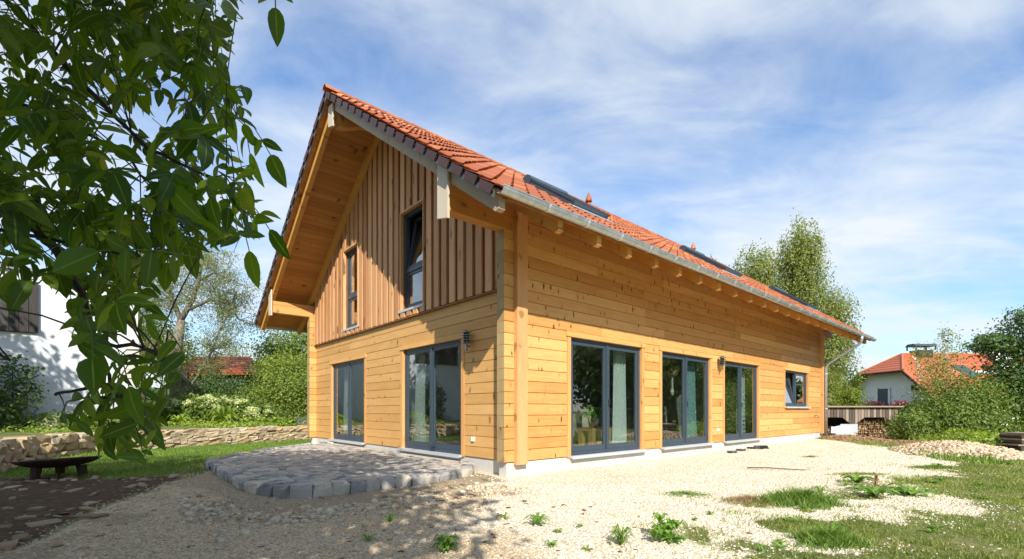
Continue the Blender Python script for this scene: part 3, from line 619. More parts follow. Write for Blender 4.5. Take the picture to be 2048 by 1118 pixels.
for d, loc, rot, *_ in allt[:300]:
    link('roof_tile', tile_me, roof, loc=(loc[0], loc[1], loc[2] + R.uniform(-0.003, 0.003)), rot=(rot[0] + R.uniform(-0.006, 0.006), R.uniform(-0.006, 0.006), rot[2]))
tv = np.array([tuple(v.co) for v in tile_me.vertices]); tf = np.array([tuple(p.vertices) for p in tile_me.polygons])
VV, FF, RR = [], [], []
for q, (d, loc, rot, *_) in enumerate(allt[300:]):
    mt = Matrix.Translation(loc) @ Matrix.Rotation(rot[2], 4, 'Z') @ Matrix.Rotation(rot[0] + R.uniform(-0.006, 0.006), 4, 'X')
    A = np.array(mt); VV.append(tv @ A[:3, :3].T + A[:3, 3]); FF.append(tf + q * len(tv)); RR.append(np.full(len(tv), R.random()))
rt = npmesh('roof_tiles_far', np.concatenate(VV), np.concatenate(FF), M['tile'], {'rnd': np.concatenate(RR)}, roof, 'stuff')
cap = [(0.105 * math.sin(t), 0.095 * math.cos(t)) for t in np.linspace(-1.75, 1.75, 9)]
capm = MB(); n = len(cap)
capm.add([(0, x, z) for x, z in cap] + [(0.42, x * 0.9, z * 0.9) for x, z in cap] + [(0.0, x * 0.86, z * 0.86) for x, z in cap], [(i, i + 1, n + i + 1, n + i) for i in range(n - 1)] + [(2 * n + i, 2 * n + i + 1, i + 1, i) for i in range(n - 1)])
cap_me = capm.mesh('ridge_tile', M['tile'], recalc=False); u = U0 - 0.05
while u < U1: link('ridge_tile', cap_me, roof, loc=(u, VR, ZRID + TB + 0.045), rot=(0, 0, 0)); u += 0.37
# ---- roof windows (pairs) and vents
def onr(u, v, h): # point on the right slope, h above the strip line along the roof normal
    c = 1 / math.hypot(1, KR); return (u, v - h * KR * c, zroof(v) + h * c)
def skylight(u0, u1, v0, v1):
    MS = lambda a, d, b: onr(a, d, b)
    sk = MB(); t = 0.28
    sk.box((u0, v0, 0.12), (u0 + 0.07, v1, t), M=MS).box((u1 - 0.07, v0, 0.12), (u1, v1, t), M=MS).box((u0 + 0.07, v0, 0.12), (u1 - 0.07, v0 + 0.06, t - 0.02), M=MS).box((u0 + 0.07, v1 - 0.06, 0.12), (u1 - 0.07, v1, t), M=MS)
    root = part(sk, 'skylight', M['frame'])
    part(MB().box((u0 + 0.072, v0 + 0.062, 0.20), (u1 - 0.072, v1 - 0.062, 0.212), M=MS), 'pane', M['glass'], root)
    rb = MB(); c = onr(u0 - 0.02, v1 + 0.06, 0.27)
    prof = [onr(u0 - 0.02, v1 - 0.04, 0.20), onr(u0 - 0.02, v1 + 0.16, 0.14), onr(u0 - 0.02, v1 + 0.17, 0.27), onr(u0 - 0.02, v1 + 0.12, 0.345), onr(u0 - 0.02, v1 + 0.03, 0.36), onr(u0 - 0.02, v1 - 0.04, 0.32)]
    rb.prism(prof, (u1 - u0 + 0.04, 0, 0)); part(rb, 'shutter_box', M['frame'], root)
    for a in (u0 - 0.015, u1 - 0.045):
        part(MB().box((a, v0 - 0.02, t + 0.002), (a + 0.06, v1 - 0.05, t + 0.045), M=MS), 'shutter_rail', M['frame'], root)
    part(MB().box((u0 - 0.06, v0 - 0.17, 0.205), (u1 + 0.06, v0 - 0.004, 0.22), M=MS), 'flashing', M['sill'], root)
for u0, u1 in ((1.60, 2.74), (8.15, 9.29), (15.2, 16.34)): skylight(u0, u1, 0.25, 1.45)
for u, v in ((6.9, 4.05), (13.9, 4.05)):
    z = zroof(v) - 0.03; vt = MB().lathe([(0.055, 0), (0.055, 0.42), (0.11, 0.40), (0.115, 0.44), (0.085, 0.54), (0.05, 0.62), (0.012, 0.70)], (u, v, z), 14); part(vt, 'roof_vent', M['tile'], smooth=False)
# ---- gutter, brackets, downpipe
GC = (-EV - 0.085, 4.045)
gut = MB(); r = 0.078; n = 12; pr = []
for i in range(n + 1):
    t = math.pi + math.pi * i / n; pr.append((GC[0] - r * math.cos(t) * -1, GC[1] + r * math.sin(t)))
pin = [(GC[0] + (y - GC[0]) * 0.955, GC[1] + (z - GC[1]) * 0.955) for y, z in pr]
poly = pr + pin[::-1]
gut.prism([(-1.40, y, z) for y, z in poly], (20.0, 0, 0)); gut.tube([(-1.40, GC[0] - r, GC[1] + 0.004), (18.6, GC[0] - r, GC[1] + 0.004)], 0.011, 6)
gut.prism([(18.58, y, z) for y, z in pr], (0.012, 0, 0))
part(gut, 'gutter', M['zinc'])
u = -0.55
while u < 18.5:
    b = MB(); po = [(GC[0] + (y - GC[0]) * 1.10, GC[1] + (z - GC[1]) * 1.10) for y, z in pr]; pi_ = [(GC[0] + (y - GC[0]) * 1.012, GC[1] + (z - GC[1]) * 1.012) for y, z in pr]
    b.prism([(u, y, z) for y, z in po + pi_[::-1]], (0.03, 0, 0)); part(b, 'gutter_bracket', M['galv']); u += 0.853
dp = MB(); pu = LEN + 0.16
path = [(pu, GC[0], 3.99), (pu, GC[0], 3.86), (pu, GC[0] + 0.03, 3.74), (pu, GC[0] + 0.13, 3.64), (pu, -0.32, 3.06), (pu, -0.20, 2.96), (pu, -0.16, 2.84), (pu, -0.16, 0.06)]
dp.tube(path, [0.07, 0.058] + [0.05] * 6, 12); dpo = part(dp, 'downpipe', M['zinc'], smooth=True)
for z in (1.2, 2.6): part(MB().lathe([(0.054, -0.02), (0.058, 0), (0.054, 0.02)], (pu, -0.16, z), 12), 'pipe_clamp', M['sill'], dpo)
part(MB().lathe([(0.075, -0.08), (0.075, 0.0), (0.06, 0.05)], (pu, -0.16, 0.05), 12), 'pipe_socket', M['tile'], dpo)
part(MB().prism([(U0 + 0.02, VL + 0.02, ZE - 0.02), (U0 + 0.02, VL + 0.15, ZE - 0.02), (U0 + 0.02, VL + 0.16, ZE + 0.09), (U0 + 0.02, VL + 0.02, ZE + 0.10)], (19.8, 0, 0)), 'gutter', M['zinc'])
# ---- small fittings on the walls
part(MB().box((-0.035, 1.11, 0.555), (-0.002, 1.185, 0.635)), 'outdoor_socket', M['plastic'])
part(MB().box((7.50, -0.035, 0.56), (7.575, -0.002, 0.64)), 'outdoor_socket', M['plastic'])
fa = MB().tube([(15.73, 0, 0.93), (15.73, -0.10, 0.93), (15.73, -0.14, 0.90), (15.73, -0.14, 0.84)], 0.014, 8).box((15.67, -0.08, 0.955), (15.79, -0.06, 0.965)).lathe([(0.03, 0), (0.03, 0.015)], (15.73, -0.02, 0.93), 10, axis='y'); part(fa, 'garden_tap', M['steel'])
def lamp(Mp, a, z, label):
    t = thing('wall_lamp', label, 'wall lamp', group='steel wall lamps on the house')
    t.parent = None
    def W(mb, name, mat):
        mb.v = [H(*Mp(p[0] + a, p[1], p[2] + z)) for p in mb.v]; return mb.build(name, M[mat], t, smooth=False)
    W(MB().lathe([(0.055, 0.0), (0.055, 0.03), (0.04, 0.04)], (0, 0, 0), 16, axis='y').tube([(0, -0.03, 0), (0, -0.12, -0.01)], 0.016, 8), 'wall_plate', 'steel')
    for p in (0,): pass
    W(MB().lathe([(0.028, -0.09), (0.028, 0.04)], (0, -0.12, 0), 12), 'lamp_tube', 'steel')
    W(MB().lathe([(0.052, 0.045), (0.052, 0.25)], (0, -0.12, 0), 12), 'lamp_glass', 'frame')
    for i in range(4): W(MB().lathe([(0.050, 0.055 + i * 0.048), (0.098, 0.052 + i * 0.048), (0.098, 0.058 + i * 0.048), (0.055, 0.075 + i * 0.048)], (0, -0.12, 0), 18), 'louvre_ring', 'steel')
    W(MB().lathe([(0.10, 0.245), (0.098, 0.253), (0.045, 0.285), (0.008, 0.30)], (0, -0.12, 0), 18), 'lamp_cap', 'steel')
lamp(lambda a, d, z: (d, a, z), 1.22, 2.36, 'steel louvred wall lamp on the gable beside the larger terrace door')
lamp(lambda a, d, z: (a, d, z), 7.55, 2.34, 'steel louvred wall lamp on the long wall between two glazed doors')
#SPLIT_B
# ================================================================ stone terrace
terrace = MB()
tp = TER; inner = [(u, v) for u, v in tp]
terrace.prism([(u, v, -0.12) for u, v in tp], (0, 0, TZ - 0.012 + 0.12))
def scalepoly(P, s):
    n = len(P); out = []
    for i in range(n):
        a, b, c = P[i - 1], P[i], P[(i + 1) % n]
        d1 = Vector((b[0] - a[0], b[1] - a[1])).normalized(); d2 = Vector((c[0] - b[0], c[1] - b[1])).normalized()
        nn = Vector((d1.y + d2.y, -(d1.x + d2.x))); nn = nn.normalized() if nn.length > 1e-6 else Vector((0, 0))
        out.append((min(b[0] - nn.x * s, -0.002), b[1] - nn.y * s))
    return out
sk0 = [p for p in scalepoly(tp, -0.10)]; sk1 = scalepoly(tp, -0.03)
if polysd(np.array([sk0[5][0]]), np.array([sk0[5][1]]), tp)[0] > 0: sk0 = scalepoly(tp, 0.10); sk1 = scalepoly(tp, 0.03)
n = len(tp)
terrace.add([(u, v, -0.12) for u, v in sk0] + [(u, v, 0.0) for u, v in sk1] + [(u, v, 0.012) for u, v in tp], [(i, (i + 1) % n, n + (i + 1) % n, n + i) for i in range(n)] + [(n + i, n + (i + 1) % n, 2 * n + (i + 1) % n, 2 * n + i) for i in range(n)])
ter = terrace.build('stone_terrace', M['mortar']); ter['kind'] = 'structure'; ter['label'] = 'raised granite sett terrace with a mortared edge in front of the gable doors'
ter.location = (OX, OY, 0); ter.rotation_euler = (0, 0, TH)
tj = MB().prism([(u, v, TZ - 0.012) for u, v in scalepoly(tp, 0.06 if polysd(np.array([scalepoly(tp, 0.06)[5][0]]), np.array([scalepoly(tp, 0.06)[5][1]]), tp)[0] > 0 else -0.06)], (0, 0, 0.009)); tj.build('joint_bed', M['sandjoint'], ter)
def stoneblock(lx, ly, lz, j, rr):
    """chunky split stone: box with jittered corners and a bulged top ring"""
    c = 0.16 * min(lx, ly, lz); v = []
    for z, s in ((0, 0.96), (lz * 0.72, 1.0), (lz, 0.86)):
        for sx, sy in ((-1, -1), (0.05, -1.06), (1, -1), (1.05, 0.1), (1, 1), (0, 1.05), (-1, 1), (-1.05, 0)):
            v.append((sx * lx / 2 * s + rr.uniform(-j, j), sy * ly / 2 * s + rr.uniform(-j, j), z + rr.uniform(-j, j) * (0.6 if z else 0)))
    f = [tuple(range(7, -1, -1)), tuple(range(16, 24))]
    for a in (0, 8):
        for i in range(8): f.append((a + i, a + (i + 1) % 8, a + 8 + (i + 1) % 8, a + 8 + i))
    return v, f
SM = []
for i in range(14):
    v, f = stoneblock(1, 1, 1, 0.10, R); me = MB().add(v, f).mesh('sett', M['sett'], smooth=False); SM.append(me)
# edge setts along the rim
pts = [Vector(p) for p in tp]; seg = []; tot = 0
acc = [0]
for a, b in zip(pts[:-1], pts[1:]): acc.append(acc[-1] + (b - a).length)
def along(P, acc, d):
    for i in range(len(P) - 1):
        if d <= acc[i + 1]: t = (d - acc[i]) / (acc[i + 1] - acc[i]); return P[i].lerp(P[i + 1], t), (P[i + 1] - P[i]).normalized()
    return P[-1], (P[-1] - P[-2]).normalized()
d = 0.10; nset = 0
while d < acc[-1] - 0.1:
    wd = R.uniform(0.20, 0.265); p, t = along(pts, acc, d + wd / 2); nn = Vector((-t.y, t.x))
    if polysd(np.array([p.x + nn.x * 0.2]), np.array([p.y + nn.y * 0.2]), tp)[0] < 0: nn = -nn
    c = p + nn * 0.055
    o = link('sett', R.choice(SM), ter, loc=(c.x, c.y, 0.0 + R.uniform(-0.008, 0.006)), rot=(R.uniform(-.03, .03), R.uniform(-.03, .03), math.atan2(t.y, t.x) + R.uniform(-.09, .09) + R.choice((0, math.pi)))); o.scale = (wd * 0.94, 0.20 + R.uniform(-.015, .015), TZ + 0.022 + R.uniform(-.008, .01)); nset += 1; d += wd
# field setts in bowed courses
fld = []
r = -3.66
row = 0
while r < -0.05:
    dv = 0.137; q = 0.3 + R.uniform(0, 0.1)
    while q < 8.2:
        wv = R.uniform(0.13, 0.20); u = r + R.uniform(-.008, .008) + 0.10 * math.sin(q * 0.9); v = q + wv / 2
        if polysd(np.array([u]), np.array([v]), tp)[0] > 0.215: fld.append((u, v, wv, dv))
        q += wv
    r += dv
fld.sort(key=lambda s: math.dist(H(s[0], s[1]), (0, 0, 0)))
NS = 300 - nset
for u, v, wv, dv in fld[:NS]:
    o = link('sett', R.choice(SM), ter, loc=(u, v, TZ - 0.10 + R.uniform(-.006, .005)), rot=(R.uniform(-.04, .04), R.uniform(-.04, .04), R.uniform(-.1, .1) + R.choice((0, math.pi)))); o.scale = (dv * 0.99, wv * 0.97, 0.102)
def blockcloud(items, name, mat, parent=None, kind='stuff', base=SM):
    VV, FF, RR = [], [], []; q = 0
    src = [(np.array([tuple(v.co) for v in m.vertices]), [tuple(p.vertices) for p in m.polygons]) for m in base]
    for (loc, sc, rz) in items:
        v, f = R.choice(src); c, s = math.cos(rz), math.sin(rz); vs = v * np.array(sc); x = vs[:, 0] * c - vs[:, 1] * s + loc[0]; y = vs[:, 0] * s + vs[:, 1] * c + loc[1]
        VV.append(np.stack([x, y, vs[:, 2] + loc[2]], 1)); FF += [tuple(q + k for k in a) for a in f]; q += len(v); RR.append(np.full(len(v), R.random()))
    me = bpy.data.meshes.new(name); me.from_pydata(np.concatenate(VV).tolist(), [], FF); at = me.attributes.new('rnd', 'FLOAT', 'POINT'); at.data.foreach_set('value', np.concatenate(RR).astype(np.float32)); me.materials.append(mat)
    return link(name, me, parent, kind)
blockcloud([((u, v, TZ - 0.10 + R.uniform(-.006, .005)), (dv * 0.99, wv * 0.97, 0.102), R.uniform(-.1, .1)) for u, v, wv, dv in fld[NS:]], 'setts_behind', M['sett_r'], ter)

# ================================================================ dry stone wall
dsw = thing('stone_wall', 'low dry stone retaining wall of rough tan stones edging the raised flower bed', 'wall')
WP = [Vector(p) for p in WALLP]; wacc = [0]
for a, b in zip(WP[:-1], WP[1:]): wacc.append(wacc[-1] + (b - a).length)
WM = []
for i in range(12):
    v, f = stoneblock(1, 1, 1, 0.11, R); WM.append(MB().add(v, f).mesh('stone', M['wallstone']))
cnt = 0; top = [0.02] * 400
d = 0
z = -0.03; rows = 0
while z < 0.47 and cnt < 285:
    hh = R.uniform(0.075, 0.11); d = R.uniform(0, .2)
    while d < wacc[-1] - 0.05:
        near = d > 10.2
        if near and rows % 2: d += 0.4; continue
        wd = (R.uniform(0.22, 0.42) if near else R.uniform(0.20, 0.46)); h2 = hh * (1.9 if near else 1) * R.uniform(0.9, 1.15)
        p, t = along(WP, wacc, min(d + wd / 2, wacc[-1])); o = link('stone', R.choice(WM), dsw, loc=(p.x + R.uniform(-.03, .03), p.y + R.uniform(-.03, .03), z + R.uniform(-.012, .012)), rot=(R.uniform(-.08, .08), R.uniform(-.07, .07), math.atan2(t.y, t.x) + R.uniform(-.12, .12)))
        o.scale = (wd * 0.98, R.uniform(0.26, 0.36) * (1.3 if near else 1), h2 * 1.08); cnt += 1; d += wd
    z += hh; rows += 1
# ================================================================ loose stones and gravel (uncountable)
def frustum(x, y, m=0.15): return (y > 2.6) & (np.abs(x) < y * (1.095 + m) + 0.3)
def scatter(n, x0, x1, y0, y1, keep, name, mat, smin, smax, flat=0.6, embed=0.35, parent=None, zoff=0.0):
    xs = NP.uniform(x0, x1, n); ys = NP.uniform(y0, y1, n); k = keep(xs, ys) & frustum(xs, ys); xs, ys = xs[k], ys[k]; n = len(xs)
    s = smin + (smax - smin) * NP.random(n) ** 2.4
    base = np.array([(-1, -1, -.8), (1, -1, -.8), (1, 1, -.8), (-1, 1, -.8), (-.7, -.7, 1), (.7, -.7, 1), (.7, .7, 1), (-.7, .7, 1)]) * 0.5
    V = base[None] + NP.uniform(-.2, .2, (n, 8, 3)); V = V * np.stack([s * NP.uniform(.8, 1.4, n), s, s * flat * NP.uniform(.6, 1.2, n)], 1)[:, None]
    a = NP.uniform(0, 6.28, n); c, sn = np.cos(a)[:, None], np.sin(a)[:, None]; b = NP.uniform(-.35, .35, n)[:, None]
    X = V[:, :, 0] * c - V[:, :, 1] * sn; Y = V[:, :, 0] * sn + V[:, :, 1] * c; Z = V[:, :, 2] + b * V[:, :, 0]
    z = gheight(xs, ys) + s * flat * (0.5 - embed) + zoff
    P = np.stack([X + xs[:, None], Y + ys[:, None], Z + z[:, None]], -1).reshape(-1, 3)
    q = np.array([(0, 3, 2, 1), (4, 5, 6, 7), (0, 1, 5, 4), (1, 2, 6, 5), (2, 3, 7, 6), (3, 0, 4, 7)]); F = (q[None] + 8 * np.arange(n)[:, None, None]).reshape(-1, 4)
    return npmesh(name, P, F, mat, {'rnd': np.repeat(NP.random(n), 8)}, parent, 'stuff')
def kgrav(dens):
    def f(x, y):
        g, s, n, m = masks(x, y); u, v = Hinv(x, y); ins = (polysd(u, v, TER) > -0.04) | ((u > -0.25) & (v > -0.1) & (u < 17) & (v < 10.3))
        return (NP.random(len(x)) < g * (1 - 0.75 * n) * dens(x, y)) & ~ins
    return f
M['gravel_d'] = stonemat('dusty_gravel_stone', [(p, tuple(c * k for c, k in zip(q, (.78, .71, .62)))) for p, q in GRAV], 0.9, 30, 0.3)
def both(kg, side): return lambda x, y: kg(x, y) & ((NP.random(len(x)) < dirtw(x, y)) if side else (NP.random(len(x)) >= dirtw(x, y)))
kg1 = kgrav(lambda x, y: np.clip(1.25 - (y - 3) * 0.16, .3, 1)); kg2 = kgrav(lambda x, y: 0.6 + 0 * x)
gs = scatter(60000, -1.5, 6.5, 2.8, 7.2, both(kg1, 0), 'loose_gravel', M['gravel'], 0.006, 0.024, 0.6); gs['label'] = 'small loose limestone gravel on the yard'
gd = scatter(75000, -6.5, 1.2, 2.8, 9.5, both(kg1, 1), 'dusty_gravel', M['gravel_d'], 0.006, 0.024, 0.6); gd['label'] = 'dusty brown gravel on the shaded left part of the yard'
gs2 = scatter(60000, -1.5, 12.5, 6.5, 19, both(kg2, 0), 'loose_gravel', M['gravel'], 0.013, 0.034, 0.55); gs2['label'] = 'loose limestone gravel farther along the house wall'
def krub(x, y):
    u, v = Hinv(x, y); st = polysd(u, v, TER); band = np.exp(-((st + 0.98 + 0.25 * (vnoise(x, y, .8, 77) - .5)) / 0.30) ** 2) * (v < 1.6 + 0 * u) * (u > -4.6) * (u < -0.3) + 0.05 * (st < -0.5)
    band = band * dirtw(x - .3, y)
    return (NP.random(len(x)) < band) & (st < -0.3) & ((u < -0.3) | (v < -0.3)) & (masks(x, y)[0] > .5)
rb = scatter(9000, -6, 5.0, 2.9, 7.5, krub, 'coarse_rubble', M['gravel_d'], 0.035, 0.085, 0.6, 0.25); rb['label'] = 'band of coarser broken stone on the ground below the terrace edge'
rb2 = scatter(1500, -9.5, -3.6, 3.2, 8.6, lambda x, y: (masks(x, y)[1] > .5) & (NP.random(len(x)) < np.exp(-(np.abs(polysd(x, y, P_SOIL)) / .45) ** 2) * .9 + .10), 'flat_rubble', M['rubble'], 0.02, 0.13, 0.25, 0.25); rb2['label'] = 'flat tan stone chips scattered over the dark soil'
hp = scatter(9000, 10.2, 13.4, 10.6, 14.2, lambda x, y: np.hypot((x - 11.75) / 1.25, (y - 12.4) / 1.5) < 1.0, 'gravel_heap', M['rubble2'], 0.035, 0.09, 0.7, 0.2); hp['label'] = 'low heap of pale gravel at the end of the yard before the bushes'
mu = scatter(9000, 11.3, 14.6, 14.0, 20.0, lambda x, y: masks(x, y)[3] > .5, 'wood_chips', M['straw'], 0.03, 0.10, 0.35, 0.2); mu['label'] = 'brown wood chip mulch bank beyond the gravel'
FM = []
for i in range(6):
    v, f = stoneblock(1, 1, 1, 0.13, R); FM.append(MB().add(v, f).mesh('flat_stone', M['flatst']))
# flat stones one can pick out on the soil, children of the ground
for (x, y, s) in ((-6.06, 6.48, .30), (-7.68, 7.23, .26), (-7.3, 7.75, .34), (-7.9, 7.9, .3), (-4.64, 4.64, .36), (-4.45, 4.9, .42), (-5.06, 4.86, .25), (-4.9, 4.45, .28), (-6.6, 7.7, .22), (-5.4, 5.3, .22), (-6.9, 6.6, .18), (-5.9, 7.5, .26), (-4.35, 4.15, .30), (-6.3, 5.9, .2), (-5.6, 6.9, .3)):
    o = link('flat_stone', R.choice(FM), ground, loc=(x, y, gz(x, y) - 0.025), rot=(R.uniform(-.1, .1), R.uniform(-.1, .1), R.uniform(0, 3))); o.scale = (s * .6, s * R.uniform(.3, .5), R.uniform(.04, .06))

# ================================================================ foliage helpers
def leaves_np(P, N, size, asp=0.55, fold=0.25, rnd=None, hang=0.0):
    """rhombic folded leaves at points P; N = facing; returns verts, tris, rnd"""
    n = len(P); size = np.broadcast_to(size, n).astype(float)
    ax = NP.normal(size=(n, 3)); ax[:, 2] -= hang * 2; ax -= N * np.sum(ax * N, 1)[:, None]; ax /= np.linalg.norm(ax, axis=1)[:, None] + 1e-9
    sd = np.cross(N, ax)
    L = size[:, None]; b = P; tip = P + ax * L; ml = P + ax * L * 0.45 + sd * L * asp * 0.5 + N * L * fold * 0.3; mr = P + ax * L * 0.45 - sd * L * asp * 0.5 + N * L * fold * 0.3
    V = np.stack([b, ml, tip, mr], 1).reshape(-1, 3); i = 4 * np.arange(n)[:, None]; F = np.stack([i + np.array([0, 2, 1]), i + np.array([0, 3, 2])], 1).reshape(-1, 3)
    r = NP.random(n) if rnd is None else rnd
    return V, F, np.repeat(r, 4)
def cloudpts(blobs, clump=0.16, per=26):
    P, Nn, Q = [], [], []
    for (x, y, z, rx, ry, rz, n) in blobs:
        k = max(3, n // per); d = NP.normal(size=(k, 3)); d /= np.linalg.norm(d, axis=1)[:, None]; rr = NP.random(k) ** 0.42
        c = d * rr[:, None]; cr = NP.random(k)
        ii = NP.integers(0, k, n); p = c[ii] + NP.normal(size=(n, 3)) * clump
        nn = p / (np.linalg.norm(p, axis=1)[:, None] + 1e-6) + NP.normal(size=(n, 3)) * 0.7 + np.array([0, 0, 0.35]); nn /= np.linalg.norm(nn, axis=1)[:, None]
        P.append(p * np.array([rx, ry, rz]) + np.array([x, y, z])); Nn.append(nn); Q.append(np.clip(0.6 * cr[ii] + 0.4 * NP.random(n), 0, 0.999))
    return np.concatenate(P), np.concatenate(Nn), np.concatenate(Q)
def crown(name, mat, parent, blobs, size, asp=0.55, clump=0.16, hang=0.0, per=26, zmin=None):
    P, N, q = cloudpts(blobs, clump, per)
    if zmin is not None: k = P[:, 2] > zmin; P, N, q = P[k], N[k], q[k]
    V, F, r = leaves_np(P, N, size * NP.uniform(.7, 1.25, len(P)), asp, hang=hang, rnd=q); return npmesh(name, V, F, mat, {'rnd': r}, parent)
def limb(mb, a, b, r0, r1, n=5, wob=0.08, k=6):
    a, b = Vector(a), Vector(b); L = (b - a).length; pts = [a.lerp(b, i / n) + Vector((R.uniform(-1, 1), R.uniform(-1, 1), R.uniform(-.6, .6))) * wob * L * (0 if i in (0, n) else 1) for i in range(n + 1)]
    mb.tube(pts, [r0 + (r1 - r0) * i / n for i in range(n + 1)], k); return pts
def tree(name, label, cat, x, y, h, blobs, mat, size, bark='bark', r=0.15, asp=0.55, hang=0.0, group=None, clump=0.16, z0=None, limbs=9, per=26, lean=(0, 0)):
    z = gz(x, y) - 0.1 if z0 is None else z0
    t = thing(name, label, cat, (x, y, z), 0, group); mb = MB(); base = Vector((0, 0, 0)); topp = Vector((lean[0], lean[1], h * 0.86)); tp_ = limb(mb, base, topp, r, r * 0.18, 7, 0.015, 8)
    for i in range(limbs):
        q = R.uniform(0.3, 0.95); p = base.lerp(topp, q); b = R.choice(blobs); tgt = Vector((b[0], b[1], b[2])) + Vector((R.uniform(-.7, .7) * b[3], R.uniform(-.7, .7) * b[4], R.uniform(-.5, .6) * b[5])); limb(mb, p, tgt, r * 0.45 * (1.1 - q * .6), 0.012, 5, 0.06, 5)
    mb.build('trunk', M[bark], t, smooth=True); crown('crown', mat, t, blobs, size, asp, clump, hang, per); return t
#SPLIT_C
# ================================================================ grass
def blades(name, n, x0, x1, y0, y1, keep, mat, hmin, hmax, wid, lean=0.5, parent=None, z=None):
    xs = NP.uniform(x0, x1, n); ys = NP.uniform(y0, y1, n); k = keep(xs, ys) & frustum(xs, ys, 0.05); xs, ys = xs[k], ys[k]; n = len(xs)
    h = hmin + (hmax - hmin) * NP.random(n) ** 1.6; a = NP.uniform(0, 6.283, n); w = wid * NP.uniform(.6, 1.3, n); la = NP.uniform(0, 6.283, n); ln = h * lean * NP.random(n)
    zz = gheight(xs, ys) - 0.01; dx, dy = np.cos(a) * w / 2, np.sin(a) * w / 2; lx, ly = np.cos(la) * ln, np.sin(la) * ln
    V = np.stack([np.stack([xs - dx, ys - dy, zz], 1), np.stack([xs + dx, ys + dy, zz], 1), np.stack([xs + dx * .8 + lx * .35, ys + dy * .8 + ly * .35, zz + h * .6], 1), np.stack([xs - dx * .8 + lx * .35, ys - dy * .8 + ly * .35, zz + h * .6], 1), np.stack([xs + lx, ys + ly, zz + h * (1 - 0.25 * lean)], 1)], 1).reshape(-1, 3)
    i = 5 * np.arange(n)[:, None]; F = np.stack([i + np.array([0, 1, 2]), i + np.array([0, 2, 3]), i + np.array([3, 2, 4])], 1).reshape(-1, 3)
    q = np.clip(0.55 * vnoise(xs, ys, .6, 41) + 0.5 * NP.random(n), 0, .999)
    return npmesh(name, V, F, mat, {'rnd': np.repeat(q, 5)}, parent, 'stuff')
def klawn(x, y):
    g, s, nn, m = masks(x, y); u, v = Hinv(x, y)
    return (g < .35) & (s < .45) & (polysd(x, y, P_BED) < -.1) & (polysd(u, v, TER) < -.1) & ((u < -.1) | (v < -.1) | (v > 10.2))
lw = blades('lawn_grass', 70000, -11.5, -5.0, 7.0, 20, klawn, M['grass'], .03, .10, .012, .6); lw['label'] = 'short green lawn between the dry stone wall and the terrace'
def kmead(x, y): g, s, nn, m = masks(x, y); return (NP.random(len(x)) < (1 - g) * np.clip(-0.05 + 1.7 * vnoise(x, y, .8, 51) * (.4 + vnoise(x, y, .25, 52)), 0.05, 1)) & (m < .3) & (x > 0.6) & (np.hypot((x - 11.75) / 1.35, (y - 12.4) / 1.6) > 1)
me1 = blades('meadow_grass', 230000, 0.8, 9, 3.2, 8.2, kmead, M['grass_dry'], .012, .080, .0075, 1.5); me1['label'] = 'patchy meadow grass invading the gravel yard'
me2 = blades('meadow_grass', 130000, 4, 22, 7.5, 17, kmead, M['grass_dry'], .02, .09, .015, 1.1); me2['label'] = 'meadow grass beyond the gravel towards the bushes'
me3 = blades('bank_grass', 9000, 10.0, 13.4, 10.0, 18.5, lambda x, y: (masks(x, y)[3] < .4) & (np.abs(polysd(x, y, P_GRAV)) < .6) & (np.hypot((x - 11.75) / 1.1, (y - 12.4) / 1.3) > 1), M['grass'], .06, .22, .02, .8); me3['label'] = 'fringe of fresh grass along the far edge of the gravel'

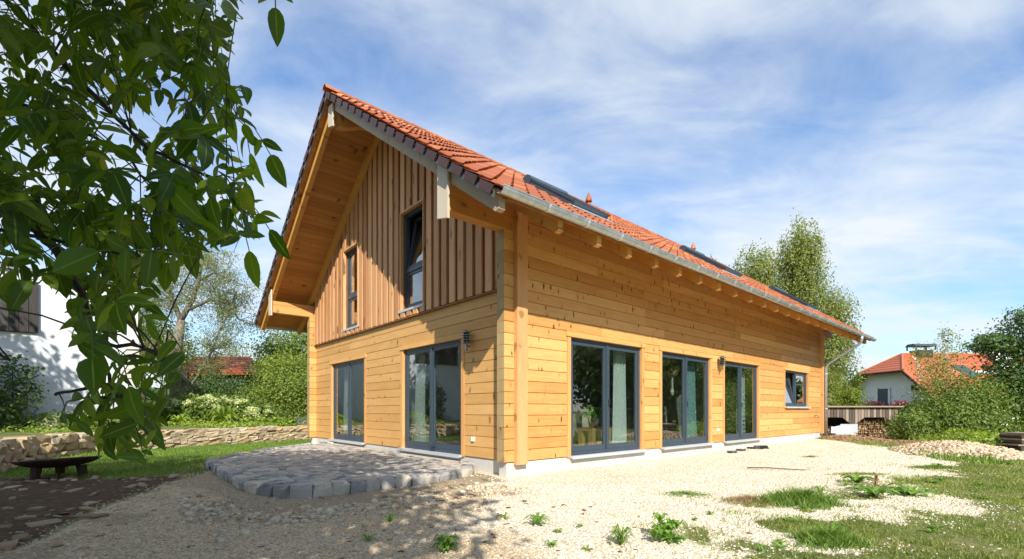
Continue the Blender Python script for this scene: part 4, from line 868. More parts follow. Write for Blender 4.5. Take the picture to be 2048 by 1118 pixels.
# ================================================================ walnut tree in front
wal = thing('walnut_tree', 'large walnut tree whose dark leafy branches and green nuts hang across the upper left', 'tree', (-5.3, -1.2, 0))
WB = Vector((-5.3, -1.2, 0))
def walleafmat():
    m, t, b = newmat('walnut_leaf'); at = nd(t, 'ShaderNodeAttribute', attribute_name='rnd'); oi = nd(t, 'ShaderNodeObjectInfo'); md = nd(t, 'ShaderNodeAttribute', attribute_name='mid'); ax = nd(t, 'ShaderNodeAttribute', attribute_name='axis'); tc = nd(t, 'ShaderNodeTexCoord')
    f = math_(t, 'FRACT', math_(t, 'ADD', at.outputs['Fac'], oi.outputs['Random']))
    r = ramp(t, f, [(0.0, (0.038, 0.084, 0.009)), (0.55, (0.085, 0.155, 0.014)), (0.90, (0.145, 0.215, 0.020)), (0.975, (0.13, 0.19, 0.025)), (1.0, (0.30, 0.27, 0.03))])
    vein = math_(t, 'PINGPONG', math_(t, 'ADD', math_(t, 'MULTIPLY', ax.outputs['Fac'], 11.0), math_(t, 'MULTIPLY', md.outputs['Fac'], 2.4)), 0.5)
    vm = math_(t, 'MULTIPLY', ramp(t, vein, [(0.0, (1, 1, 1)), (0.09, (0, 0, 0))]).outputs[0], 0.35)
    mm = ramp(t, md.outputs['Fac'], [(0.90, (0, 0, 0)), (0.97, (1, 1, 1))])
    col = mixc(t, vm, r.outputs[0], (0.11, 0.18, 0.04)); col = mixc(t, math_(t, 'MULTIPLY', mm.outputs[0], 0.8), col, (0.20, 0.26, 0.07))
    n = nd(t, 'ShaderNodeTexNoise', Scale=34.0, Detail=3.0); t.links.new(tc.outputs['Object'], n.inputs['Vector'])
    col = mixc(t, ramp(t, n.outputs[0], [(0.72, (0, 0, 0)), (0.76, (1, 1, 1))]).outputs[0], col, (0.07, 0.035, 0.012))
    t.links.new(col, b.inputs['Base Color']); b.inputs['Roughness'].default_value = 0.46; b.inputs['Specular IOR Level'].default_value = 0.3
    bump(t, vein, b, 0.25, 0.002)
    tl = nd(t, 'ShaderNodeBsdfTranslucent'); t.links.new(mixc(t, 1.0, col, (1.7, 1.9, 0.5), 'MULTIPLY'), tl.inputs[0]); mx = nd(t, 'ShaderNodeMixShader'); mx.inputs[0].default_value = 0.5
    t.links.new(b.outputs[0], mx.inputs[1]); t.links.new(tl.outputs[0], mx.inputs[2]); t.links.new(mx.outputs[0], t.nodes['Material Output'].inputs[0]); return m
M['walnut'] = walleafmat()
def leafgeo(wid, bend, fold):
    ks = [0, .08, .22, .42, .62, .82, .94, 1.0]; ws = [0, .45, .86, 1.0, .88, .52, .20, 0]; V, F, md, ax = [], [], [], []
    for k, w_ in zip(ks, ws):
        z = -bend * k * k; y = w_ * wid / 2; V += [(k, y, z + fold * y - .35 * y * y), (k, 0, z), (k, -y, z + fold * y - .35 * y * y)]; md += [0, 1, 0]; ax += [k] * 3
    for i in range(len(ks) - 1):
        a = 3 * i; F += [(a, a + 3, a + 4, a + 1), (a + 1, a + 4, a + 5, a + 2)]
    return V, F, md, ax
LG = [leafgeo(R.uniform(.36, .53), R.uniform(-.10, .42), R.uniform(-.1, .75)) for _ in range(12)]
LM = []
for V, F, md, ax in LG:
    me = bpy.data.meshes.new('leaf'); me.from_pydata(V, [], F); me.materials.append(M['walnut'])
    for a, d in (('mid', md), ('axis', ax)): me.attributes.new(a, 'FLOAT', 'POINT').data.foreach_set('value', np.array(d, np.float32))
    me.polygons.foreach_set('use_smooth', [True] * len(me.polygons)); LM.append(me)
POLY = [(-400, -400), (470, -400), (478, 50), (462, 95), (488, 145), (498, 200), (505, 250), (545, 285), (548, 305), (505, 310), (500, 395), (530, 430), (530, 442), (490, 445), (505, 470), (500, 490), (470, 470), (395, 540), (330, 560), (300, 600), (345, 640), (372, 700), (368, 740), (330, 790), (325, 900), (270, 915), (180, 905), (140, 840), (60, 838), (50, 800), (130, 770), (180, 745), (170, 690), (110, 662), (110, 640), (150, 630), (120, 590), (60, 560), (45, 600), (-20, 615), (-20, 690), (60, 720), (70, 750), (20, 745), (-400, 760)]
BR = [[(-140, -160, 2.6), (60, 50, 2.35), (160, 165, 2.25), (300, 300, 2.1), (400, 345, 2.0), (470, 385, 1.9)],
      [(-160, 300, 2.1), (40, 430, 1.9), (110, 500, 1.75), (165, 590, 1.62), (195, 690, 1.55), (220, 770, 1.5), (240, 800, 1.46)],
      [(120, -200, 2.9), (250, -20, 2.8), (360, 60, 2.75), (440, 120, 2.7)],
      [(-160, 150, 2.5), (110, 230, 2.3), (240, 300, 2.15), (330, 400, 2.0), (380, 470, 1.9)],
      [(240, -200, 3.1), (330, 100, 2.9), (420, 190, 2.75), (475, 235, 2.6)],
      [(-160, 420, 1.9), (60, 470, 1.8), (200, 500, 1.75), (300, 520, 1.75)], [(-160, 640, 1.7), (-30, 690, 1.62), (20, 720, 1.6)],
      [(195, 690, 1.55), (280, 690, 1.5), (330, 720, 1.48)], [(220, 770, 1.5), (150, 780, 1.46), (110, 790, 1.43)], [(420, -260, 1.7), (500, -120, 1.6), (545, -40, 1.55)]]
bmb = MB(); bpts = []; HUB = Vector((-3.4, 0.3, 4.6))
for q, br in enumerate(BR):
    P = [unproj(*p) for p in br]
    if q not in (7, 8): P = [HUB + Vector((R.uniform(-.5, .5), R.uniform(-.5, .5), R.uniform(-.3, .6))), (HUB + P[0]) / 2 + Vector((0, 0, .35))] + P
    r0 = 0.022 if q < 2 else 0.014
    if q in (7, 8): r0 = 0.008
    fine = []
    for a, b in zip(P[:-1], P[1:]):
        for s in range(4): fine.append(a.lerp(b, s / 4) + Vector((R.uniform(-1, 1), R.uniform(-1, 1), R.uniform(-1, 1))) * 0.006)
    fine.append(P[-1]); k = len(fine); bmb.tube([p - WB for p in fine], [max(0.005, r0 * (1 - i / k) ** 0.8) for i in range(k)], 6); bpts += fine[8:] if q not in (7, 8) else fine
bmb.build('branch', M['bark'], wal, smooth=True)
tmb = MB(); rmb = MB(); leafs = []
def compound(base, dirv, nrm, n, L, check=True):
    dirv = dirv.normalized(); pts = [base]; p = base.copy(); d = dirv.copy(); step = L * 0.62
    for i in range(n // 2 + 1): d = (d + Vector((0, 0, -0.10))).normalized(); p = p + d * step; pts.append(p.copy())
    ok = 0
    side = d.cross(nrm).normalized()
    for i in range(1, len(pts)):
        last = i == len(pts) - 1
        for s in ((1, -1) if not last else (0,)):
            dr = (d * (1.0 if s == 0 else 0.35) + side * s + Vector((0, 0, R.uniform(-.75, .05)))).normalized(); nn = (nrm + Vector((R.uniform(-.5, .5), R.uniform(-.5, .5), R.uniform(-.4, .4)))).normalized()
            ln = L * (1.25 if s == 0 else R.uniform(.8, 1.1)) * (0.75 if i == 1 else 1)
            c = pts[i] + dr * ln * 0.6
            if check and c.y > 0.2:
                x, y = proj(c); x2, y2 = proj(pts[i] + dr * ln)
                if (polysd(np.array([x, x2]), np.array([y, y2]), POLY) < np.array([0, -14])).any(): continue
            leafs.append((pts[i].copy(), dr, nn, ln)); ok = i
    pts = pts[:ok + 1]
    if ok: rmb.tube([p - WB for p in pts], [0.0020] * len(pts), 4)
    return ok > 0
tries = 0; made = 0
while made < 460 and tries < 14000:
    tries += 1
    px, py = R.uniform(-120, 540), R.uniform(-140, 900)
    if polysd(np.array([px]), np.array([py]), POLY)[0] < 14: continue
    if py > 540 and R.random() < .30: continue
    if py > 560: dist = R.uniform(1.25, 1.62)
    elif py > 330: dist = R.uniform(1.5, 2.3)
    else: dist = R.uniform(1.7, 3.1)
    b = unproj(px, py, dist); near = min(bpts, key=lambda q: (q - b).length)
    if (near - b).length > 0.65: continue
    dv = (b - near).normalized() * 0.6 + Vector((R.uniform(-.8, .9), R.uniform(-.6, .6), R.uniform(-1.0, .1)))
    nr = Vector((R.uniform(-.7, .7), R.uniform(-1, .2), R.uniform(.1, 1))).normalized()
    if compound(b, dv, nr, R.choice((4, 6, 6)), R.choice((R.uniform(.06, .09), R.uniform(.07, .105))) if py > 520 else R.choice((R.uniform(.07, .10), R.uniform(.08, .13), R.uniform(.08, .13)))):
        made += 1; mid = near.lerp(b, .5) + Vector((0, 0, .015)); ((near - b).length < .42 and R.random() < .55) and tmb.tube([near - WB, mid - WB, b - WB], [0.0032, 0.0026, 0.002], 4)
compound(unproj(548, -60, 1.55), Vector((0.05, 0, -1)), Vector((0, -1, .2)), 2, 0.10, False)
for (px, py, dst, dx, dz) in ((505, 250, 2.0, .5, -.7), (498, 400, 1.95, .5, -.6), (480, 430, 1.9, .3, -1), (488, 240, 2.1, .2, -1)):
    compound(unproj(px, py, dst), Vector((dx, 0, dz)), Vector((-.3, -1, .3)), 2, 0.12, False)
tmb.build('twig', M['bark'], wal, kind='stuff'); rmb.build('leaf_stalk', simple('leaf_stalk_green', (0.10, 0.13, 0.03), .6), wal, kind='stuff')
def lmat(p, dr, nn, ln):
    y = nn.cross(dr).normalized(); z = dr.cross(y).normalized(); m = Matrix((dr * ln, y * ln, z * ln)).transposed().to_4x4(); m.translation = p - WB; return m
leafs.sort(key=lambda l: -l[3] / max(0.3, l[0].y))
for l in leafs[:300]:
    o = link('leaf', R.choice(LM), wal); o.matrix_local = lmat(*l)
VV, FF, A1, A2, A3 = [], [], [], [], []
for q, l in enumerate(leafs[300:]):
    V, F, md, ax = R.choice(LG); mt = np.array(lmat(*l)); VV.append(np.array(V) @ mt[:3, :3].T + mt[:3, 3]); FF.append(np.array(F) + q * len(V)); A1.append(md); A2.append(ax); A3.append(np.full(len(V), R.random()))
if VV: npmesh('foliage_between', np.concatenate(VV), np.concatenate(FF), M['walnut'], {'mid': np.concatenate(A1), 'axis': np.concatenate(A2), 'rnd': np.concatenate(A3)}, wal, 'stuff', True)
nut_me = MB().lathe([(0.002, -0.024), (0.014, -0.02), (0.021, -0.008), (0.022, 0.004), (0.017, 0.017), (0.006, 0.024)], n=12).mesh('walnut_fruit', simple('green_husk', (0.16, 0.20, 0.045), 0.5, 0, 0.2, 20.0), smooth=True)
for (px, py, d) in ((367, 78, 2.6), (361, 72, 2.62), (398, 155, 2.3), (413, 140, 2.32), (432, 88, 2.9), (447, 86, 2.9), (441, 80, 2.95), (418, 68, 2.9), (455, 94, 2.9)):
    link('walnut_fruit', nut_me, wal, loc=unproj(px, py, d) - WB, rot=(R.uniform(-.5, .5), R.uniform(-.5, .5), 0))
# trunk, limbs and the crown overhead (out of the frame, it shades the yard)
tb = MB(); limb(tb, (0, 0, -.1), HUB - WB - Vector((1.2, 1.0, 1.6)), .28, .2, 6, .02, 10); J = HUB - WB - Vector((1.2, 1.0, 1.6)); limb(tb, J, HUB - WB, .17, .09, 5, .04, 8)
CB = [(-4.6, -0.9, 5.4, 4.4, 3.2, 2.3, 13000), (-1.9, -1.6, 4.7, 2.5, 2.4, 1.6, 8500), (-6.5, 1.2, 4.6, 3.4, 2.6, 1.9, 6000), (-3.4, 1.0, 6.0, 3.0, 1.8, 1.5, 3400)]
for b in CB:
    for _ in range(5): limb(tb, J, Vector((b[0] + R.uniform(-.6, .6) * b[3], b[1] + R.uniform(-.6, .6) * b[4], b[2] + R.uniform(-.3, .6) * b[5])) - WB, .12, .02, 6, .06, 6)
tb.build('trunk', M['bark'], wal, smooth=True)
P, N, q = cloudpts(CB, 0.15, 30)
inf = (P[:, 1] > 0.15); X = 1024 + FPX * P[:, 0] / np.maximum(P[:, 1], .15); Y = HY - FPX * (P[:, 2] - CAMZ) / np.maximum(P[:, 1], .15)
seen = inf & (X > -330) & (X < 2100) & (Y > -260) & (Y < 1300)
k = ~seen & (P[:, 2] > 2.3) & (np.linalg.norm(P - np.array([0, 0, CAMZ]), axis=1) > 1.2)
V, F, r = leaves_np(P[k], N[k], NP.uniform(.15, .27, k.sum()), 0.6, hang=.4, rnd=q[k]); V = V - np.array(WB)
npmesh('crown', V, F, M['leaf_dark'], {'rnd': r}, wal)
#SPLIT_D
# ================================================================ left side: white house, garden, trees
wh = thing('white_house', 'old whitewashed farmhouse wall with a weathered dark board hatch behind the walnut branches', 'house', (-13.6, 17.0, 0.3), math.radians(40))
M['greyroof'] = simple('grey_roofing', (0.25, 0.24, 0.23), .9)
M['white'] = simple('whitewash', (0.64, 0.67, 0.71), 0.9, 0, 0.06, 1.6, 0.2)
M['darkboard'] = wood('weathered_dark_board', (0.018, 0.016, 0.016), (0.075, 0.068, 0.065), 'z', rvar=0.3)
M['redtile'] = tilemat('old_red_tile', (0.36, 0.085, 0.035), (0.56, 0.17, 0.07))
MB().box((-9.0, 0.0, -0.5), (0.0, 7.0, 5.35)).build('wall', M['white'], wh)
MB().prism([(-9.2, -0.12, 5.355), (-9.2, 7.2, 5.9), (-9.2, 7.2, 6.0), (-9.2, -0.12, 5.45)], (9.3, 0, 0)).build('roof', M['greyroof'], wh)
ht = MB().box((-5.2, -0.07, 3.35), (-2.62, -0.002, 5.05)).build('hatch', M['darkboard'], wh)
x = -5.18
while x < -2.75:
    MB().box((x, -0.105, 3.37), (x + 0.205, -0.072, 5.03)).build('plank', M['darkboard'], ht); x += 0.22
MB().box((-1.55, -0.04, 0.75), (-0.95, 0.02, 1.05)).build('patch_stone', M['conc'], wh)
MB().box((-0.5, -0.05, 2.0), (0.03, -0.002, 2.3)).box((-.35, -0.06, 2.31), (0.03, -0.002, 3.4)).build('stone_quoin', M['conc'], wh)
# garden shed behind
sh = thing('garden_shed', 'small shed with a weathered red tile roof rising above the dark bush', 'shed', (-19.3, 30.0, 0.4))
MB().box((-2.0, 0, 0), (2.0, 3.6, 3.3)).prism([(-2.0, 0, 3.3), (-2.0, 3.6, 3.3), (-2.0, 1.8, 4.25)], (2.9, 0, 0)).build('wall', M['darkboard'], sh)
rf = MB().add([(-2.3, -.35, 3.1), (2.7, -.35, 3.1), (2.7, 3.95, 3.1), (-2.3, 3.95, 3.1), (-2.2, 1.8, 4.35), (1.4, 1.8, 4.35), (-2.3, -.35, 3.0), (2.7, -.35, 3.0), (2.7, 3.95, 3.0), (-2.3, 3.95, 3.0)], [(0, 1, 5, 4), (1, 2, 5), (2, 3, 4, 5), (3, 0, 4), (0, 6, 7, 1), (1, 7, 8, 2), (2, 8, 9, 3), (3, 9, 6, 0), (6, 9, 8, 7)]).build('roof', M['redtile'], sh)
for i in range(9):
    f0 = i / 9; y0, z0 = -.35 + 2.15 * f0, 3.1 + 1.25 * f0; xr = 2.7 - 1.3 * f0
    MB().prism([(-2.32, y0 - .02, z0 + .012), (-2.32, y0 + .25, z0 + .15), (-2.32, y0 + .25, z0 + .19), (-2.32, y0 - .02, z0 + .07)], (xr + 2.3, 0, 0)).build('tile_course', M['redtile'], rf)
# willow-like tree
def P3(px, py, Y): return ((px - 1024) / FPX * Y, Y, CAMZ + (HY - py) / FPX * Y)
wl = thing('bare_willow_tree', 'sparse willow tree with a forked pale trunk and thin feathery leaves', 'tree', (-18.7, 26, 0.4)); B0 = Vector((-18.7, 26, 0.4))
wb = MB(); q = lambda px, py, dy=0: Vector(P3(px, py, 26 + dy)) - B0
sk = [[(350, 815), (352, 740), (356, 680), (362, 640)], [(362, 640), (385, 600), (398, 560), (402, 530), (392, 505)], [(362, 640), (345, 600), (335, 560), (320, 530)], [(375, 620), (420, 600), (455, 605), (480, 640)], [(352, 740), (385, 770), (405, 735), (425, 700), (450, 690)], [(345, 600), (310, 600), (280, 610), (255, 620)], [(398, 560), (430, 545), (460, 560)], [(340, 580), (310, 560), (290, 530)], [(352, 700), (320, 690), (300, 700)], [(425, 700), (440, 660), (460, 620), (470, 590)]]
rr = [.30, .16, .15, .10, .13, .08, .07, .07, .07, .06]; tips = []
for s, r0 in zip(sk, rr):
    dy = R.uniform(-1.5, 1.5) if r0 < .2 else 0; pts = [q(x, y, dy * i / len(s)) for i, (x, y) in enumerate(s)]; wb.tube(pts, [r0 * (1 - .75 * i / (len(pts) - 1)) if r0 < .25 else r0 * (1 - .3 * i / 3) for i in range(len(pts))], 7)
    if r0 < .2: tips += [(p, r0) for p in pts[1:]]
lp = []
for p, r0 in tips:
    for _ in range(9):
        e = p + Vector((R.uniform(-1.5, 1.5), R.uniform(-1.5, 1.5), R.uniform(-.5, 1.4))); pp = limb(wb, p, e, .025, .006, 4, .08, 4)
        for _ in range(3):
            g = pp[R.randint(2, 4)]; e2 = g + Vector((R.uniform(-.8, .8), R.uniform(-.8, .8), R.uniform(-.9, .2))); pq = limb(wb, g, e2, .008, .003, 3, .08, 3); lp += pq[1:]
wb.build('trunk', M['bark_pale'], wl, smooth=True)
lp = np.array([tuple(p) for p in lp]); lp = np.repeat(lp, 11, 0) + NP.normal(size=(len(lp) * 11, 3)) * .16; N = NP.normal(size=lp.shape); N /= np.linalg.norm(N, axis=1)[:, None]
V, F, r = leaves_np(lp, N, NP.uniform(.10, .20, len(lp)), .26, hang=.8); npmesh('crown', V, F, M['leaf_pale'], {'rnd': r}, wl)
# shrubs and trees, left
tree('dark_bush', 'dense dark green bush in front of the red-roofed shed', 'bush', -14.6, 24.0, 2.6, [(0, 0, 1.3, 1.9, 1.2, 1.3, 7000), (-1.2, 0, 1.0, 1.2, 1, 1.1, 2500)], M['leaf_dark'], .12, r=.06, z0=.4)
tree('variegated_bush', 'tall light green bush with yellowish leaves beside the house corner', 'bush', -10.6, 22.0, 3.0, [(0, 0, 1.7, 1.7, 1.3, 1.5, 7000), (0.9, -.2, 1.2, 1.1, 1.1, 1.4, 3500), (-1.2, -.2, .9, 1.0, 1, 1.0, 2500)], M['leaf_var'], .11, r=.05, z0=.4)
crown_y = tree('golden_shrub', 'bright yellow-green shrub top standing behind the house corner', 'bush', -11.4, 23.6, 3.6, [(0, 0, 2.9, 1.5, 1.2, .75, 3800), (1.2, 0, 2.7, 1.1, 1, .8, 2200)], M['leaf_yel'], .12, r=.05, z0=.4)
tree('maple_tree', 'broad green tree below the left eaves of the house', 'tree', -13.0, 30.0, 6.4, [(0, 0, 5.0, 3.2, 2.4, 1.5, 8000), (1.8, 0, 4.4, 2.2, 2, 1.8, 4500), (-2.2, .2, 4.3, 1.5, 1.5, 1.2, 2500)], M['leaf_mid'], .17, r=.2, z0=.2)
for (x, y, h, s, lab) in ((-26.5, 46, 8.2, 1.0, 'behind the left end of the red shed roof'), (-22.6, 48, 8.6, 1.0, 'behind the right end of the red shed roof'), (-30.5, 44, 8.4, 1.1, 'behind the forked trunk of the sparse willow'), (-18.6, 50, 7.6, 1.0, 'nearest the house eaves')):
    tree('pale_willow_tree', 'pale drooping willow in the far row, ' + lab, 'tree', x, y, h, [(0, 0, h * .62, 2.2 * s, 2 * s, h * .36, 4200)], M['leaf_pale'], .22, r=.18, z0=0, asp=.25, hang=1.0, group='willows beyond the shed', limbs=5, per=40)
tree('hazel_tree', 'yellowish tree standing behind the whitewashed wall corner', 'tree', -22.5, 28.5, 7.6, [(0, 0, 5.2, 2.6, 2, 2.2, 5500), (1.8, 0, 4.2, 1.6, 1.5, 1.6, 2000)], M['leaf_yel'], .16, r=.15, z0=.3)
# hydrangeas with flower heads as parts
hy = thing('hydrangea_hedge', 'row of hydrangeas covered in creamy green flower heads above the stone wall', 'hydrangea', (-13.0, 20.6, .42))
crown('foliage', M['leaf_mid'], hy, [(-1.4, 0, .55, 1.3, .8, .75, 4200), (.2, 0, .6, 1.3, .8, .75, 4200), (1.8, .1, .5, 1.2, .8, .65, 3600)], .13, .7, .18, zmin=-.1)
MB().tube([(-1.5, 0, -.2), (-1.4, 0, .6)], .03).tube([(.2, 0, -.2), (.3, .1, .6)], .03).tube([(1.8, 0, -.2), (1.7, 0, .6)], .03).build('stem', M['bark'], hy)
for i in range(62):
    x = R.uniform(-2.6, 2.5); top = 1.32 - .10 * abs(x) - (.25 if x > 1.6 else 0); z = top - abs(R.gauss(0, .28)); y = -.55 - .35 * (top - z) + R.uniform(-.1, .25)
    P, N, qq = cloudpts([(0, 0, 0, .14, .12, .085, 60)], .3, 4); V, F, r = leaves_np(P, N, NP.uniform(.04, .07, 60), .9)
    o = npmesh('flower_head', V, F, M['hyd'], {'rnd': r}, hy); o.location = (x, y, z); o.scale = (R.uniform(.8, 1.2),) * 3; o['kind'] = 'stuff'
def rosette(mb, n, L, W, rise, c=(0, 0, 0), droop=.5):
    for i in range(n):
        a = 6.283 * i / n + R.uniform(-.3, .3); l = L * R.uniform(.7, 1.1); d = Vector((math.cos(a), math.sin(a), 0)); s = Vector((-d.y, d.x, 0)); h = rise * R.uniform(.6, 1.2); C0 = Vector(c); v = []
        for k, w_ in ((0, .25), (.3, .8), (.65, 1), (1, .05)):
            p = C0 + d * l * k + Vector((0, 0, h * (math.sin(k * 2.2) - droop * k * k * .5))); v += [p - s * W * w_ / 2 + Vector((0, 0, W * .15)), p, p + s * W * w_ / 2 + Vector((0, 0, W * .15))]
        f = []
        for j in range(3): f += [(3 * j, 3 * j + 3, 3 * j + 4, 3 * j + 1), (3 * j + 1, 3 * j + 4, 3 * j + 5, 3 * j + 2)]
        mb.add(v, f)
    return mb
def addrnd(o):
    me = o.data; n = len(me.vertices); at = me.attributes.new('rnd', 'FLOAT', 'POINT'); at.data.foreach_set('value', np.repeat(NP.random(n // 12 + 1), 12)[:n].astype(np.float32)); return o
def leafy(name, label, cat, x, y, n, Lh, W, rise, mat, group=None, z=None, stacks=1, stalk=False, droop=.5):
    mb = MB()
    for s in range(stacks): rosette(mb, n, Lh * (1 - .18 * s), W, rise, (0, 0, s * rise * .45), droop)
    me = mb.mesh(name, M[mat], smooth=False, recalc=False); o = link(name, me, loc=(x, y, (gz(x, y) if z is None else z) - .01), rot=(0, 0, R.uniform(0, 6))); addrnd(o); return tag(o, label, cat, group)
leafy('fern', 'bright yellow-green fern in front of the hydrangeas', 'fern', -11.5, 18.6, 15, .75, .15, .60, 'leaf_fern', z=.45, stacks=2)
leafy('fern', 'smaller lime fern left of the brightest fern behind the stone wall', 'fern', -13.1, 18.4, 13, .5, .14, .38, 'leaf_fern', z=.45, stacks=2)
HOL = ('beside the brightest fern', 'second from the fern', 'third from the fern', 'nearest the lavender cushion by the house')
for i, x in enumerate((-10.6, -10.05, -9.5, -8.95)):
    leafy('hosta', 'broad-leaved pale green hosta behind the stone wall, ' + HOL[i], 'hosta', x, 18.65 + .12 * i, 11, .36, .17, .28, 'leaf_fern', 'hostas behind the stone wall', z=.45, stacks=2)
for (x, y, lab) in ((-8.35, 18.95, 'grey-green lavender cushion on the stone wall nearest the house corner'), (-12.4, 15.9, 'silvery cushion plant hanging over the middle of the stone wall')):
    t = thing('lavender', lab, 'lavender', (x, y, .45)); crown('foliage', M['leaf_grey'], t, [(0, 0, .16, .42, .3, .24, 1500)], .10, .2, .2); MB().tube([(0, 0, -.05), (0, 0, .15)], .02).build('stem', M['bark'], t)
t = thing('rose_bush', 'bush with small pink flowers beside the house corner', 'bush', (-7.9, 20.6, .42)); crown('foliage', M['leaf_dark'], t, [(0, 0, .6, .8, .6, .7, 2500)], .10, .6, .2); crown('blossom', M['pink'], t, [(0, -.45, .7, .7, .25, .55, 60)], .09, 1.0, .3, per=3)
t = thing('flower_border', 'border of mauve flowers below the whitewashed wall', 'flowers', (-15.2, 14.8, .45)); crown('foliage', M['leaf_mid'], t, [(-1.6, 0, .3, 1.5, .8, .5, 3500), (.9, .3, .2, 1.6, .8, .4, 3000), (2.4, .2, .2, 1.0, .8, .35, 1500)], .12, .5, .15, zmin=-.1); crown('blossom', M['mauve'], t, [(-1.5, -.3, .55, 1.3, .5, .4, 330), (1.2, -.2, .35, .9, .4, .3, 60)], .07, 1.0, .25, per=6)
t = thing('copper_plant', 'reddish brown leafy perennial at the foot of the white wall', 'plant', (-14.6, 15.7, .45)); crown('foliage', M['leaf_copper'], t, [(0, 0, .3, 1.0, .35, .35, 900)], .13, .5, .2); MB().tube([(0, 0, -.1), (0, 0, .3)], .02).build('stem', M['bark'], t)
tree('young_sapling', 'thin dark-leaved sapling at the far left before the white wall', 'shrub', -15.4, 14.4, 2.7, [(0, 0, 1.4, .8, .6, 1.0, 1300), (-.4, 0, .7, .8, .6, .7, 800)], M['leaf_dark'], .13, r=.03, z0=.35, limbs=7)
t = thing('bed_groundcover', 'low yellow-green ground cover spilling behind the stone wall', 'ground cover', (-11.5, 17.2, .42)); crown('foliage', M['leaf_fern'], t, [(0, .9, .08, 3.2, .8, .22, 4200), (-2.6, -2.2, .05, 1.2, 1.6, .2, 2500), (3.0, 2.6, .06, 1.8, .7, .25, 2500)], .10, .6, .2, zmin=.0)
tag(t, t['label'], t['category']); t['kind'] = 'stuff'
# fire bowl
fb = thing('fire_bowl', 'rusty dark steel fire bowl on stubby legs on the shaded lawn', 'fire bowl', (-7.7, 7.95, 0.0)); M['rust'] = simple('rusty_steel', (0.055, 0.028, 0.022), 0.75, 0.3, 0.35, 9.0, .3)
prof = [(0.02, .17), (.25, .18), (.42, .22), (.53, .275), (.565, .31), (.56, .318), (.52, .285), (.40, .235), (.22, .205), (.02, .20)]
fbb = MB().lathe(prof, n=36).build('bowl', M['rust'], fb, smooth=True); fbb.rotation_euler = (math.radians(-1.5), math.radians(-3.5), 0)
for a in (-1.9, .35, 2.3):
    MB().tube([(.30 * math.cos(a), .30 * math.sin(a), .20), (.33 * math.cos(a), .33 * math.sin(a), .0 - .03)], [.075, .06], 10).build('leg', M['rust'], fb)
crown('ash', M['straw'], fb, [(.02, 0, .25, .25, .2, .03, 40)], .16, .12, .3)
# ================================================================ right side
bt = tree('birch_tree', 'tall silver birch with drooping olive foliage rising behind the roof', 'tree', 23.0, 38, 16.8, [(0.5, 0, 14.6, 1.5, 1.4, 3.0, 5200), (0.3, 0, 12.6, 2.2, 1.8, 3.4, 8500), (.7, 0, 9.6, 2.9, 2.2, 3.2, 8000), (-3.2, 0, 12.9, 1.9, 1.6, 2.4, 5600), (-2.3, .3, 10.6, 1.9, 1.6, 2.0, 3500), (3.5, 0, 9.2, 1.5, 1.4, 2.9, 4600), (2.2, 0, 6.4, 2.1, 1.8, 2.6, 5000)], M['leaf_birch'], .21, bark='bark_white', r=.2, asp=.5, hang=.9, clump=.13, z0=-.8, limbs=26, per=18, lean=(.6, 0))
tree('background_tree', 'grey-green tree behind the downpipe and the birch', 'tree', 27.6, 40, 8.6, [(0, 0, 5.4, 2.2, 1.8, 2.4, 4200), (-1.6, .3, 3.4, 1.8, 1.6, 2.0, 3200), (1.1, 0, 3.2, 1.5, 1.5, 1.8, 2400)], M['leaf_mid'], .20, r=.15, z0=-1, hang=.5)
tree('background_tree', 'green tree filling the gap between the downpipe and the woodshed roof', 'tree', 23.4, 36, 5.6, [(0, 0, 3.4, 2.2, 1.5, 1.9, 5200), (-1.7, 0, 2.6, 1.6, 1.4, 2.0, 3500)], M['leaf_birch'], .17, r=.12, z0=-1)
tree('yellow_shrub', 'yellow-green young shrub above the woodshed roof', 'shrub', 22.6, 31.5, 3.6, [(0, 0, 2.7, .75, .7, 1.0, 1500), (.4, 0, 1.8, .8, .7, .8, 1000)], M['leaf_yel'], .15, r=.04, z0=-.9)
tree('conifer_tree', 'dark conifer whose tip just shows above the roof ridge', 'tree', 14.4, 34, 13.4, [(0, 0, 12.2, .45, .45, .9, 700), (0, 0, 10.2, 1.1, 1.1, 1.5, 1500), (0, 0, 7.2, 1.9, 1.9, 2.4, 2500)], M['leaf_dark'], .22, r=.18, z0=-.8, asp=.22)
# neighbouring house
nh = thing('neighbour_house', 'white neighbouring house with orange hipped gable roof, chimney and flower balcony', 'house', (33.6, 42.2, -1.2), math.radians(3))
M['ntile'] = tilemat('neighbour_tile', (0.46, 0.12, 0.045), (0.64, 0.22, 0.085)); M['plasterw'] = simple('white_plaster', (0.84, 0.85, 0.87), 0.9, 0, .04)
M['dwood'] = simple('dark_brown_wood', (0.035, 0.022, 0.018), 0.7, 0, .25, 5.0)
MB().prism([(.35, -4.0, -.5), (.35, 4.0, -.5), (.35, 4.0, 4.3), (.35, 2.3, 5.75), (.35, -2.3, 5.75), (.35, -4.0, 4.3)], (24, 0, 0)).build('wall', M['plasterw'], nh)
rp_ = [(-.5, -5.0, 3.55), (-.5, -2.45, 5.72), (-.55, 2.45, 5.72), (-.5, 5.0, 3.55), (1.7, 0, 7.35), (25, 0, 7.35), (25, -5.0, 3.55), (25, 5.0, 3.55)]
dn = [(x, y, z - .16) for x, y, z in rp_]
rfn = MB().add(rp_ + dn, [(0, 6, 5, 4, 1), (1, 4, 2), (2, 4, 5, 7, 3), (8, 9, 12, 13, 14), (9, 10, 12), (10, 11, 15, 13, 12), (0, 1, 9, 8), (1, 2, 10, 9), (2, 3, 11, 10), (0, 8, 14, 6), (3, 7, 15, 11), (5, 6, 14, 13), (7, 5, 13, 15)]).build('roof', M['ntile'], nh)
